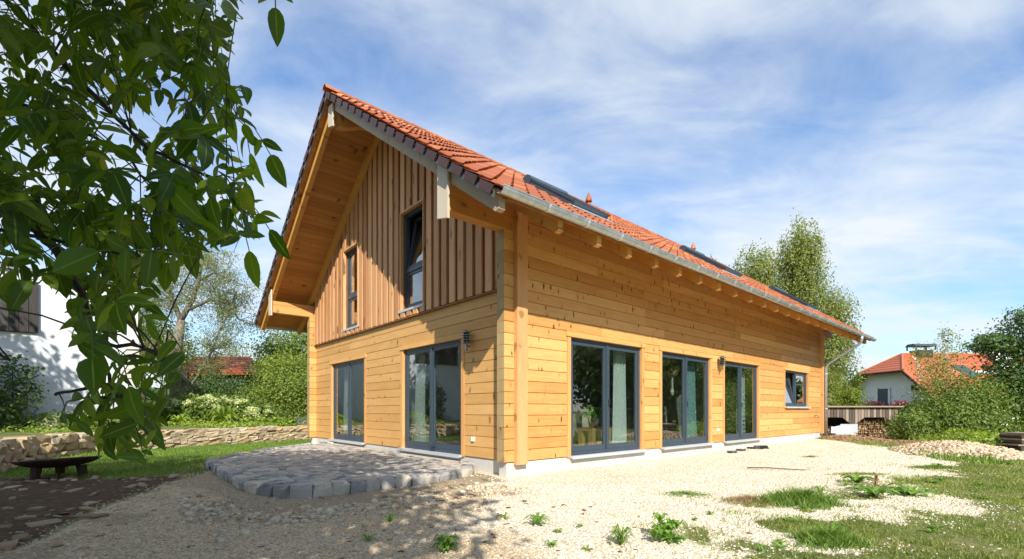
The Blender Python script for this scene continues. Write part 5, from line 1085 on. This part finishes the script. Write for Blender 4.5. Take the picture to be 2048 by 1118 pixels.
for i in range(16):
    f0 = i / 16; y0, z0 = -5.0 + 5.0 * f0, 3.55 + 3.8 * f0; x0 = -.5 + (2.2 * max(0, (f0 - .51) / .49))
    MB().prism([(x0, y0 - .02, z0 + .015), (x0, y0 + .30, z0 + .245), (x0, y0 + .30, z0 + .275), (x0, y0 - .02, z0 + .07)], (25 - x0, 0, 0)).build('tile_course', M['ntile'], rfn)
for i in range(7):
    f0 = i / 7; z0 = 5.72 + 1.63 * f0; x0 = -.52 + 2.2 * f0; yw = 2.45 * (1 - f0)
    MB().hexa([(x0 - .03, -yw, z0 + .01), (x0 - .03, yw, z0 + .01), (x0 + .30, yw * .86, z0 + .24), (x0 + .30, -yw * .86, z0 + .24), (x0 - .03, -yw, z0 + .07), (x0 - .03, yw, z0 + .07), (x0 + .30, yw * .86, z0 + .28), (x0 + .30, -yw * .86, z0 + .28)]).build('tile_course', M['ntile'], rfn)
MB().tube([(-.52, -2.45, 5.78), (1.7, 0, 7.42)], .11, 6).tube([(-.52, 2.45, 5.78), (1.7, 0, 7.42)], .11, 6).tube([(1.7, 0, 7.42), (25, 0, 7.42)], .12, 6).build('ridge_tile', M['ntile'], rfn)
MB().hexa([(-.62, -5.05, 3.33), (-.55, -5.05, 3.33), (-.55, -2.45, 5.52), (-.62, -2.45, 5.52), (-.62, -5.05, 3.55), (-.55, -5.05, 3.55), (-.55, -2.45, 5.72), (-.62, -2.45, 5.72)]).hexa([(-.62, 5.05, 3.33), (-.55, 5.05, 3.33), (-.55, 2.45, 5.52), (-.62, 2.45, 5.52), (-.62, 5.05, 3.55), (-.55, 5.05, 3.55), (-.55, 2.45, 5.72), (-.62, 2.45, 5.72)]).box((-.62, -2.45, 5.56), (-.55, 2.45, 5.70)).build('bargeboard', M['dwood'], nh)
[MB().box((-.5, a, 4.0), (.36, a + .4, 4.45)).build('purlin_end', M['dwood'], nh) for a in (3.2, -3.6)]
MB().box((.30, -.1, 2.3), (.36, 1.0, 4.3)).build('window', M['frame'], nh); [MB().box((.24, a, 2.2), (.30, a + .18, 4.4)).build('window_trim', M['plastic'], nh) for a in (-.3, 1.02)]
bal = MB().box((-.55, -4.2, 1.55), (.34, 4.2, 1.72)).box((-.6, -4.2, 2.65), (-.5, 4.2, 2.78)).box((-.57, -4.2, 1.8), (-.53, 4.2, 1.9)).build('balcony', M['dwood'], nh)
y = -4.15
while y < 4.15: MB().box((-.58, y, 1.73), (-.55, y + .17, 2.64)).build('baluster_board', M['dwood'], bal); y += .23
chm = MB().box((2.8, -.45, 6.9), (4.2, .45, 7.75)).build('chimney', M['dwood'], nh); MB().prism([(2.45, -.55, 8.1), (2.45, .55, 8.1), (2.45, .3, 8.32), (2.45, -.3, 8.32)], (2.1, 0, 0)).box((2.55, -.5, 7.76), (2.62, -.4, 8.1)).box((4.38, .4, 7.76), (4.45, .5, 8.1)).box((2.55, .4, 7.76), (2.62, .5, 8.1)).box((4.38, -.5, 7.76), (4.45, -.4, 8.1)).build('chimney_cap', M['frame'], chm)
MB().box((9.2, -2.0, 5.2), (10.4, -1.1, 8.0)).build('chimney', M['dwood'], nh)
MB().lathe([(.05, 0), (.5, -.08), (.75, -.22), (.77, -.2), (.5, -.05), (.05, .03)], (8.2, -2.6, 6.6), 18, axis='y').tube([(8.2, -2.5, 6.6), (8.2, -2.2, 6.0), (8.2, -2.2, 5.4)], .05).build('satellite_dish', M['plasterw'], nh)
MB().hexa([(4.6, -3.1, 5.06), (5.8, -3.1, 5.06), (5.8, -1.6, 6.2), (4.6, -1.6, 6.2), (4.6, -3.16, 5.16), (5.8, -3.16, 5.16), (5.8, -1.66, 6.3), (4.6, -1.66, 6.3)]).build('skylight', M['frame'], nh)
t = thing('balcony_flowers', 'red and pink geraniums in boxes along the neighbouring balcony rail', 'flowers', (33.0, 42.2, 1.55)); crown('blossom', M['pink'], t, [(0, 1.0, .15, .25, 1.9, .28, 420), (0, -2.6, .15, .25, 1.0, .25, 160)], .13, 1.0, .2, per=8); crown('foliage', M['leaf_mid'], t, [(0, 1.0, -.02, .22, 2.0, .22, 400), (0, -2.6, 0, .22, 1.2, .2, 300)], .12, .7, .2)
# woodshed with firewood
ws = thing('woodshed', 'open timber woodshed with a board valance and angled braces', 'woodshed', (17.0, 28.0, -.70)); M['greyboard'] = wood('grey_board', (0.11, 0.085, 0.07), (0.34, 0.27, 0.215), 'z', rvar=.9)
MB().box((-.3, -.35, 2.02), (6.2, 1.9, 2.10)).build('roof', M['greyboard'], ws)
x = -.2; i = 0
while x < 5.95:
    dpo = 0.0; c = abs(x + .08 - 3.33); e = min(abs(x + .08 - 5.9), 9)
    dpo = max(0, .50 - c * .72) if c < .7 else (max(0, .45 - e * .6) if e < .75 else 0)
    c2 = abs(x + .24 - 3.33) if False else c
    l0, l1 = (1.42 - max(0, .50 - abs(x - 3.33) * .75), 1.42 - max(0, .50 - abs(x + .165 - 3.33) * .75)); l0 = min(l0, 1.42 - max(0, .4 - abs(x - 5.95) * .55)); l1 = min(l1, 1.42 - max(0, .4 - abs(x + .165 - 5.95) * .55))
    MB().hexa([(x, -.16, l0), (x + .155, -.16, l1), (x + .155, -.13, l1), (x, -.13, l0), (x, -.16, 1.98), (x + .155, -.16, 1.98), (x + .155, -.13, 1.98), (x, -.13, 1.98)]).build('plank', M['greyboard'], ws); x += .182; i += 1
for x in (0.1, 3.25, 5.85): MB().box((x, -.12, -.1), (x + .15, .03, 2.0)).build('post', M['trim_z'], ws)
MB().box((-.2, 1.5, -.1), (6.0, 1.55, 1.7)).build('back_wall', M['darkboard'], ws)
for k in range(7): MB().box((.3 + k * .85, -.22, 1.94), (.4 + k * .85, -.163, 2.015)).build('rafter_end', M['trim_z'], ws)
fw = []; SMW = []
for i in range(8):
    n = R.choice((3, 4, 4, 5)); pts = [(math.cos(6.283 * k / n + R.uniform(-.3, .3)) * R.uniform(.75, 1.05), 0, math.sin(6.283 * k / n + R.uniform(-.3, .3)) * R.uniform(.75, 1.05)) for k in range(n)]; SMW.append(MB().prism(pts, (0, 1, 0)).mesh('log', M['rubble']))
M['firewood'] = stonemat('firewood_end', [(0, (0.09, 0.055, 0.035)), (.35, (0.30, 0.17, 0.08)), (.6, (0.20, 0.14, 0.10)), (.8, (0.46, 0.30, 0.16)), (1, (0.55, 0.40, 0.24))], .9, 12, .3)
def woodpile(x0, x1, top, y0):
    it = []; z = .02
    while z < 1.6:
        x = x0 + R.uniform(0, .05)
        while x < x1:
            w_ = R.uniform(.05, .085)
            if z < top(x): it.append(((17.0 + x + w_, 28.0 + y0 + R.uniform(-.05, .06), -.70 + z + .06), (w_, .6, w_ * R.uniform(.7, 1)), R.uniform(-.05, .05)))
            x += w_ * 1.9
        z += .105
    return it
f = blockcloud(woodpile(3.45, 5.8, lambda x: 1.22 + .1 * math.sin(x * 5), .25) + woodpile(.0, 3.2, lambda x: 1.05 - .08 * x, .75), 'firewood', M['firewood'], base=SMW); tag(f, 'split firewood stacked inside the open woodshed', 'firewood')
t = thing('white_bench', 'white painted bench with a curved back standing in front of the firewood', 'bench', (18.9, 27.2, -.62)); M['wpaint'] = simple('white_paint', (0.62, 0.64, 0.66), .6, 0, .08)
MB().box((-.2, .18, .44), (.33, .22, .80)).build('backrest', M['wpaint'], t); MB().box((.335, .18, .44), (1.35, .22, .95)).build('backrest', M['sill'], t); MB().box((-.2, -.2, .36), (1.0, .18, .415)).build('seat', M['wpaint'], t); MB().prism([(.3 + .55 * math.cos(a), .14, .44 + .42 * math.sin(a)) for a in np.linspace(0, math.pi, 10)], (0, .035, 0)).build('curved_panel', M['wpaint'], t)
for x in (-.1, .35, .9):
    MB().hexa([(x, -.16, -.1), (x + .07, -.16, -.1), (x + .07, .1, -.1), (x, .1, -.1), (x + .05, -.12, .355), (x + .12, -.12, .355), (x + .12, -.05, .355), (x + .05, -.05, .355)]).build('leg', M['wpaint'], t)
# bushes on the right
tree('willow_bush', 'large mixed green bush mass beside the woodshed', 'bush', 15.95, 17.2, 2.8, [(.25, 0, 1.35, 1.3, 1.2, 1.2, 7500), (1.4, .2, 1.2, 1.2, 1.2, 1.2, 6000), (-.5, -.2, .8, 1.0, 1.1, .9, 4000), (.5, -.6, .55, 1.8, .9, .65, 5000)], M['leaf_mid'], .10, r=.06, limbs=14)
tree('sumac_bush', 'darker low bush with pointed leaves at the left end of the bushes', 'bush', 14.45, 16.8, 1.4, [(0, 0, .6, .8, .8, .65, 4500), (.6, .1, .45, .7, .7, .55, 2000)], M['leaf_mid'], .13, r=.04, asp=.3)
tree('birch_sapling', 'slender birch sapling rising out of the bushes before the orange roof', 'tree', 16.75, 18.0, 4.3, [(0, 0, 3.2, .7, .6, 1.15, 950), (-.45, 0, 2.6, .7, .6, 1.0, 900), (-.1, 0, 4.0, .28, .3, .55, 150)], M['leaf_birch'], .085, bark='bark_white', r=.022, limbs=9, per=7)
tree('birch_sapling', 'second thinner birch stem left of the tallest sapling in the bushes', 'tree', 16.05, 18.3, 3.4, [(0, 0, 2.7, .45, .5, 1.0, 320), (-.3, 0, 3.4, .22, .3, .5, 90)], M['leaf_birch'], .085, bark='bark_white', r=.018, limbs=6, per=7)
tree('hornbeam_tree', 'dark green tree at the right edge with a branch reaching over the orange roof', 'tree', 19.4, 17.6, 5.4, [(.2, 0, 3.4, 1.5, 1.4, 1.5, 7500), (-.4, 0, 1.9, 1.35, 1.2, 1.3, 6000), (.9, -.2, .9, 1.6, 1.2, 1.0, 4500), (-1.35, 0, 3.75, .8, .7, .42, 1500), (.4, 0, 4.7, 1.0, 1.0, .55, 1600)], M['leaf_dark'], .12, r=.14, limbs=14)
crown_g = tree('yellow_undergrowth', 'bright green low growth at the foot of the bushes behind the gravel heap', 'plant', 14.2, 14.6, .7, [(0, 0, .28, 1.3, .8, .32, 3800), (1.2, -.6, .2, 1.0, .6, .25, 2200)], M['leaf_fern'], .10, r=.02, limbs=3)
t = thing('pink_flowers', 'pale pink flower cluster between the bushes at the right', 'flowers', (18.3, 18.2, .9)); crown('blossom', M['mauve'], t, [(0, 0, .1, .35, .2, .16, 90)], .12, 1.0, .2, per=8); MB().tube([(0, 0, -1.2), (0, 0, .1)], .03).build('stem', M['bark'], t)
# timber stack at the right edge
ts = thing('timber_stack', 'low stack of old boards and short logs at the right edge of the meadow', 'timber stack', (14.3, 13.5, gz(14.3, 13.5)))
for k, z in enumerate((.13, .29, .45)): MB().box((0 + .1 * k, -.3, z), (2.6, .35, z + .045)).build('plank', M['greyboard'], ts)
for z in (.0, .175, .335):
    for i in range(9):
        x = .12 + i * .27 + R.uniform(-.03, .03); MB().tube([(x, -.3, z + .06), (x, .3, z + .06)], .057, 9).build('log', M['log_end'] if i % 3 else M['bark'], ts)
# unseen-from-here surroundings that windows mirror and that throw dapples
for (x, y, h, s, m) in ((26, 6, 9, 1, 'leaf_dark'), (31, 12, 11, 1.2, 'leaf_mid'), (25, -2, 10, 1.1, 'leaf_mid'), (33, 1, 12, 1.3, 'leaf_dark'), (24.5, 11, 8, 1.0, 'leaf_dark'), (29, 17, 10, 1.1, 'leaf_mid'), (35, 23, 12, 1.2, 'leaf_dark'), (38, 18, 10, 1.2, 'leaf_dark'), (19, -9, 9, 1.1, 'leaf_dark'), (12, -30, 9, 1.3, 'leaf_mid'), (-6, -33, 9, 1.3, 'leaf_dark'), (-20, -26, 10, 1.3, 'leaf_mid')):
    tree('garden_tree', 'garden tree standing outside the view and mirrored in the windows', 'tree', x, y, h, [(0, 0, h * .55, 3.0 * s, 3.0 * s, h * .42, 4200), (1.5 * s, .8, h * .3, 2.4 * s, 2 * s, h * .3, 2000)], M[m], .42, r=.25, z0=0, group='garden trees outside the view', limbs=6)
tree('pear_tree', 'tall tree left of the view that dapples the whitewashed wall', 'tree', -16.6, 7.6, 9, [(0, 0, 6.6, 3.4, 2.6, 2.2, 7500), (-2.5, -.6, 5.2, 2.4, 2.2, 2, 3600), (1.2, -1.4, 7.8, 2.2, 2.0, 1.3, 2600)], M['leaf_mid'], .30, r=.25, z0=.3)
tl = npmesh('distant_treeline', *leaves_np(*(lambda P: (P, np.tile(np.array([[0, -1., .4]]), (len(P), 1)) + NP.normal(size=(len(P), 3)) * .4))((lambda a, rr: np.stack([rr * np.sin(a), rr * np.cos(a), (NP.random(len(a)) ** .7) * (5.5 + 4 * vnoise(a * 40, a * 0, 1.0, 3)) - 2.2], 1))(NP.uniform(-1.25, 1.25, 26000), NP.uniform(88, 100, 26000))), 1.3, .8)[:2], M['leaf_dark'], {'rnd': NP.random(26000 * 4)}, kind='stuff'); tl['label'] = 'distant line of dark trees on the horizon'
#SPLIT_E
# ================================================================ inside the rooms
def W2(u, v, z): return H(u, v, z)
def inroom(name, label, cat, u, v, z, rz=0, group=None): return thing(name, label, cat, H(u, v, z), TH + rz, group)
def cloth(name, col, col2=None):
    m, t, b = newmat(name); b.inputs['Base Color'].default_value = (*col, 1); b.inputs['Roughness'].default_value = .9
    tc = nd(t, 'ShaderNodeTexCoord'); c = None
    if col2:
        sx = nd(t, 'ShaderNodeSeparateXYZ'); t.links.new(tc.outputs['Object'], sx.inputs[0])
        a = math_(t, 'GREATER_THAN', math_(t, 'FRACT', math_(t, 'MULTIPLY', sx.outputs[2], 7.5)), .5); d = math_(t, 'GREATER_THAN', math_(t, 'FRACT', math_(t, 'MULTIPLY', sx.outputs[0], 16)), .42)
        c = mixc(t, math_(t, 'MULTIPLY', a, d), col, col2); t.links.new(c, b.inputs['Base Color'])
    tl = nd(t, 'ShaderNodeBsdfTranslucent'); tl.inputs[0].default_value = (*col, 1)
    if c: t.links.new(c, tl.inputs[0])
    mx = nd(t, 'ShaderNodeMixShader'); mx.inputs[0].default_value = .3; t.links.new(b.outputs[0], mx.inputs[1]); t.links.new(tl.outputs[0], mx.inputs[2]); t.links.new(mx.outputs[0], t.nodes['Material Output'].inputs[0]); return m
M['cur_w'] = cloth('white_curtain', (0.80, 0.84, 0.83)); M['cur_t'] = cloth('teal_curtain', (0.34, 0.54, 0.57)); M['cur_c'] = cloth('checked_curtain', (0.82, 0.84, 0.82), (0.20, 0.42, 0.44))
def curtain(label, u, v, z0, z1, wid, mat, along='u', waves=5, flare=.25, amp=.035):
    t = inroom('curtain', label, 'curtain', u, v, z0, 0 if along == 'u' else math.pi / 2); nx_, nz_ = 42, 8; V, F = [], []
    for side in (0, 1):
        for k in range(nz_ + 1):
            f = k / nz_
            for i in range(nx_ + 1):
                q = i / nx_; wd = wid * (1 + flare * (1 - f) ** 2); V.append(((q - .5) * wd + .04 * math.sin(f * 3) * (1 - f), amp * math.sin(q * waves * 6.283 + .5 * math.sin(f * 4)) + side * .006, f * (z1 - z0)))
    o2 = (nx_ + 1) * (nz_ + 1)
    for k in range(nz_):
        for i in range(nx_):
            a = k * (nx_ + 1) + i; F += [(a, a + 1, a + nx_ + 2, a + nx_ + 1), (o2 + a, o2 + a + nx_ + 1, o2 + a + nx_ + 2, o2 + a + 1)]
    me = bpy.data.meshes.new('cloth'); me.from_pydata(V, [], F); me.materials.append(M[mat]); me.polygons.foreach_set('use_smooth', [True] * len(F)); link('cloth', me, t)
    MB().tube([(-wid * .6, 0, z1 - z0 + .03), (wid * .6, 0, z1 - z0 + .03)], .012).build('rail', M['steel'], t); return t
curtain('white curtain behind the right half of the widest long-wall door', 3.50, .36, .30, 2.52, .42, 'cur_w', waves=4)
curtain('teal curtain gathered in the middle long-wall door', 6.68, .36, .30, 2.52, .46, 'cur_t', waves=5, flare=.6)
curtain('white and teal checked curtain in the third long-wall door', 9.88, .36, .30, 2.52, .48, 'cur_c', waves=4)
curtain('pale curtain behind the left half of the large gable door', .36, 3.72, .30, 2.45, .42, 'cur_w', 'v', 5)
curtain('pale curtain behind the small gable door', .36, 8.12, .30, 2.45, .46, 'cur_w', 'v', 5)
curtain('white curtain in the lower half of the right upstairs window', .36, 3.22, 3.0, 5.6, .66, 'cur_w', 'v', 6, .05)
curtain('white curtain in the left upstairs window', .36, 6.58, 3.0, 5.6, .30, 'cur_w', 'v', 4, .05)
M['oak'] = wood('oak_furniture', (0.34, 0.17, 0.05), (0.55, 0.31, 0.11), 'x', rvar=.1); M['chair'] = simple('green_grey_fabric', (0.21, 0.22, 0.17), .9); M['cream'] = simple('cream_fabric', (0.50, 0.46, 0.38), .9); M['pot'] = simple('cream_pot', (0.62, 0.55, 0.42), .5)
st = inroom('wooden_stool', 'chunky oak stool carrying a potted fern behind the widest glazed door', 'stool', 2.95, .62, .287)
MB().box((-.32, -.2, .40), (.38, .22, .47)).build('seat', M['oak'], st)
for x, y in ((-.31, -.19), (.25, -.19), (-.31, .10), (.25, .10)): MB().box((x, y, 0), (x + .115, y + .115, .398)).build('leg', M['oak'], st)
pp = inroom('potted_fern', 'bushy green fern in a cream pot on the oak stool', 'potted plant', 2.88, .60, .758)
MB().lathe([(.085, 0), (.115, .12), (.125, .22), (.115, .22), (.10, .17)], n=20).build('pot', M['pot'], pp, smooth=True)
fm = MB(); rosette(fm, 22, .36, .10, .26, (0, 0, .2), 1.6); rosette(fm, 14, .26, .09, .34, (0, 0, .2), 1.0); addrnd(link('foliage', fm.mesh('foliage', M['weed'], recalc=False), pp))
hp_ = inroom('hanging_planter', 'macrame hanging planter with a round wicker basket in the middle door', 'hanging planter', 5.98, .48, 1.66); M['rope'] = simple('cotton_rope', (0.70, 0.66, 0.58), .9); M['wick'] = simple('wicker', (0.36, 0.27, 0.13), .8, 0, .3, 40.0)
MB().lathe([(.02, .38), (.11, .41), (.165, .50), (.16, .60), (.12, .67), (.11, .66)], n=18).build('basket', M['wick'], hp_, smooth=True)
rp2 = MB()
for k in range(4):
    a = k * 1.571 + .4; rp2.tube([(0, 0, 1.22), (.10 * math.cos(a), .10 * math.sin(a), .80), (.175 * math.cos(a), .175 * math.sin(a), .56), (.11 * math.cos(a + .5), .11 * math.sin(a + .5), .40), (0, 0, .34)], .010, 5)
rp2.tube([(0, 0, .35), (0, 0, .05)], [.02, .028], 6).lathe([(.03, -.12), (.055, -.04), (.03, .06)], n=10); rp2.build('rope', M['rope'], hp_)
ch = inroom('dining_chair', 'upholstered grey-green chair back standing left inside the middle door', 'chair', 6.4, 1.0, .287)
MB().prism([(-.22, .0, .46), (.22, .0, .46), (.25, .05, .95), (.12, .07, 1.0), (-.12, .07, 1.0), (-.25, .05, .95)], (0, .07, 0)).build('backrest', M['chair'], ch); MB().box((-.24, .07, .40), (.24, .52, .47)).build('seat', M['chair'], ch)
for x, y in ((-.2, .02), (.2, .02), (-.2, .48), (.2, .48)): MB().tube([(x, y, 0), (x, y, .40)], .018).build('leg', M['frame'], ch)
ac = inroom('armchair', 'cream armchair seen through the left pane of the widest glazed door', 'armchair', 3.7, 1.5, .287); MB().prism([(-.38, .0, .0), (.38, .0, .0), (.34, .12, .85), (-.22, .12, .9)], (0, .14, 0)).build('backrest', M['cream'], ac); MB().box((-.38, -.62, .12), (.38, -.005, .42)).build('seat', M['cream'], ac)
sf = inroom('sofa', 'tan leather sofa behind the right pane of the large gable door', 'sofa', 1.7, 1.3, .287); MB().box((-.4, -.1, .1), (.45, 1.2, .42)).build('seat', M['oak'], sf); MB().box((.452, -.1, .1), (.66, 1.2, .85)).build('backrest', M['oak'], sf)
kt = inroom('kitchen_cabinet', 'white kitchen unit deep inside behind the middle door', 'kitchen unit', 6.2, 2.6, .287); MB().box((-1.0, 0, 0), (1.0, .6, .88)).build('cabinet', M['plaster'], kt); MB().box((-1.02, -.02, .882), (1.02, .62, .92)).build('worktop', M['plastic'], kt)
# ================================================================ small things on the yard
def weed(px, py, n, L, W_, rise, mat='weed', label='small green weed rooted in the pale gravel', stacks=1, group='small weeds in the gravel', name='weed', droop=.5):
    t = CAMZ / ((py - HY) / FPX); x, y = (px - 1024) / FPX * t, t
    return leafy(name, label, 'weed', x, y, n, L, W_, rise, mat, group, None, stacks, droop=droop)
def bigweed(px, py, label):
    t = CAMZ / ((py - HY) / FPX); x, y = (px - 1024) / FPX * t, t; mb = MB()
    for k in range(9): rosette(mb, 7, R.uniform(.07, .11), .045, .10, (R.uniform(-.14, .14), R.uniform(-.10, .10), R.uniform(.0, .16)), .4)
    rosette(mb, 12, .19, .05, .06, (0.03, 0, 0), .3)
    o = link('weed', mb.mesh('weed', M['weed'], recalc=False), loc=(x, y, gz(x, y) - .01)); addrnd(o); return tag(o, label, 'weed')
bigweed(1335, 1080, 'tallest bushy green weed standing alone in the sunlit gravel')
weed(1075, 1052, 15, .15, .035, .11, label='flat spiky weed on gravel just beyond the edge of the tree shade', group=None)
weed(1242, 1090, 30, .14, .012, .12, 'grass', label='grass tuft in the gravel left of the tallest bushy weed', group=None, stacks=2)
weed(892, 1102, 18, .13, .035, .10, label='bright green weed in the shaded gravel at the bottom edge', group=None, stacks=2)
for px, py, L_, n, lab in ((1008, 1040, .09, 10, 'small tuft just outside the shade edge, left of the flat spiky weed'), (1104, 1094, .07, 12, 'small tuft between the shade edge and the grass tuft at the bottom'), (1116, 1066, .06, 9, 'tiny weed just below the flat spiky weed'), (1175, 1100, .06, 6, 'tiny flat-leaved weed left of the bottom grass tuft'), (1160, 1056, .06, 8, 'thin sprig of weed right of the flat spiky weed'), (1390, 1040, .05, 9, 'tiny weed right behind the tallest bushy weed'), (1420, 1030, .06, 10, 'thin dry-looking tuft between the tallest bushy weed and the brownish clump'), (1690, 972, .13, 12, 'small tuft behind the large feathery clump, left of the dandelion rosettes'), (1640, 985, .14, 14, 'small tuft right behind the large feathery clump'), (780, 1043, .10, 14, 'small tuft growing among the coarse rubble below the terrace'), (736, 1078, .08, 12, 'small tuft in the shaded gravel below the coarse rubble'), (1560, 1088, .07, 10, 'tiny tuft left of the yellow-green clump near the bottom'), (1520, 1100, .07, 10, 'tiny tuft at the bottom edge between bushy weed and yellow-green clump')): weed(px, py, n, L_, .02, L_ * .8, 'grass' if n % 2 else 'weed', lab)
for px, py, L_, lab in ((1713, 966, .24, 'farthest and smallest of the three dark green dandelion rosettes'), (1748, 993, .30, 'dandelion rosette in front of the dry stalk, leftmost of the nearer two'), (1822, 990, .32, 'dandelion rosette closest to the meadow grass')): weed(px, py, 14, L_, .09, .12, label=lab, group='dandelion rosettes near the meadow')
weed(1752, 978, 9, .09, .016, .13, 'straw', label='dry upright weed stalk between two dandelion rosettes', group=None, stacks=3)
def tuft(name, label, px, py, rx, ry, n, h, mat, w_=.010):
    t = CAMZ / ((py - HY) / FPX); x0, y0 = (px - 1024) / FPX * t, t; a = NP.uniform(0, 6.283, n); r = NP.random(n) ** .8; r = r * (.45 + 1.1 * vnoise(2.2 * np.cos(a) + px, 2.2 * np.sin(a) + py, 1.0, 91)) + .12 * NP.normal(size=n); x = x0 + rx * r * np.cos(a); y = y0 + ry * r * np.sin(a); ed = np.clip(1 - .55 * np.abs(r), .25, 1)
    hh = h * NP.uniform(.35, 1.1, n) * ed; an = NP.uniform(0, 6.283, n); dx, dy = np.cos(an) * w_ / 2, np.sin(an) * w_ / 2; la = NP.uniform(0, 6.283, n); lx, ly = np.cos(la) * hh * .8, np.sin(la) * hh * .8; z = gheight(x, y) - .01
    V = np.stack([np.stack([x - dx, y - dy, z], 1), np.stack([x + dx, y + dy, z], 1), np.stack([x + dx * .7 + lx * .4, y + dy * .7 + ly * .4, z + hh * .65], 1), np.stack([x - dx * .7 + lx * .4, y - dy * .7 + ly * .4, z + hh * .65], 1), np.stack([x + lx, y + ly, z + hh], 1)], 1).reshape(-1, 3); i = 5 * np.arange(n)[:, None]
    o = npmesh(name, V, np.stack([i + np.array([0, 1, 2]), i + np.array([0, 2, 3]), i + np.array([3, 2, 4])], 1).reshape(-1, 3), M[mat], {'rnd': np.repeat(NP.random(n), 5)}); return tag(o, label, 'grass tuft')
tuft('grass_patch', 'flat low patch of green grass alone in the pale gravel before the doors', 1372, 988, .42, .30, 1500, .05, 'grass')
tuft('grass_patch', 'large feathery grass clump in the middle of the sunlit gravel', 1600, 1006, .55, .36, 2300, .24, 'grass')
tuft('grass_patch', 'dry brownish grass clump adjoining the large feathery one on its left', 1500, 1004, .42, .28, 1500, .11, 'straw', .006)
tuft('grass_patch', 'yellow-green grass clump where gravel meets meadow near the bottom right', 1655, 1082, .32, .26, 1700, .17, 'grass')
tuft('grass_patch', 'thin grass strip in the gravel behind the large feathery clump', 1720, 950, .75, .18, 900, .07, 'grass_dry')
tuft('grass_patch', 'small grass patch next to the pet bowls', 1620, 913, .25, .16, 500, .06, 'grass_dry')
tuft('grass_patch', 'grass patch on the gravel in front of the gravel heap', 1870, 936, .6, .25, 1200, .10, 'grass')
bowl_me = MB().lathe([(.02, 0), (.11, .0), (.135, .05), (.125, .05), (.10, .015), (.02, .012)], n=20)
for px, py, lab, mt in ((1464, 905, 'small dark pet bowl nearest the middle glazed door', 'frame'), (1482, 902, 'small dark pet bowl second from the middle glazed door', 'frame'), (1503, 899, 'brown pet bowl in front of the third glazed door', 'rust')):
    t = CAMZ / ((py - HY) / FPX); x, y = (px - 1024) / FPX * t, t; o = link('pet_bowl', bowl_me.mesh('pet_bowl', M[mt], True), loc=(x, y, gz(x, y))); tag(o, lab, 'pet bowl', 'pet bowls along the house')
t = CAMZ / ((899 - HY) / FPX); x, y = (1521 - 1024) / FPX * t, t
tr_ = tag(link('metal_tray', MB().hexa([(-.26, -.12, 0), (.26, -.12, 0), (.26, .12, 0), (-.26, .12, 0), (-.2, -.09, .10), (.2, -.09, .10), (.2, .09, .10), (-.2, .09, .10)]).mesh('metal_tray', M['steel']), loc=(x, y, gz(x, y)), rot=(0, 0, .6)), 'upturned shiny metal tray lying beside the pet bowls', 'tray')
x, y = 5.05, 9.0
tag(link('stick', MB().tube([(-.45, .15, .02), (-.1, .0, .035), (.2, -.05, .02), (.5, -.2, .02)], [.012, .012, .01, .006], 6).mesh('stick', M['bark']), loc=(x, y, gz(x, y))), 'thin dry stick lying on the open gravel', 'stick')
# fallen leaf litter
lf = scatter(260, -4.5, 2.5, 3.2, 6.0, lambda x, y: (masks(x, y)[0] > .5) & (NP.random(len(x)) < .35), 'leaf_litter', M['leaf_copper'], .03, .06, .12, .1); lf['label'] = 'scattered brown fallen leaves on the shaded gravel'

# broad-leaved ground cover among the meadow grass
mb = MB()
for i in range(260):
    x, y = R.uniform(2.2, 11.5), R.uniform(3.6, 10.5); g = masks(np.array([x]), np.array([y]))[0][0]
    if g > .6 or (g < .6 and vnoise(np.array([x]), np.array([y]), 1.1, 88)[0] < .48) or x > 1.2 * y + .5: continue
    rosette(mb, R.choice((6, 8, 10)), R.uniform(.05, .13), R.uniform(.018, .05), R.uniform(.02, .07), (x, y, gz(x, y)), .5)
o = addrnd(link('meadow_weeds', mb.mesh('meadow_weeds', M['weed'], recalc=False), kind='stuff')); o['label'] = 'fresh green broad-leaved weeds scattered through the meadow grass'
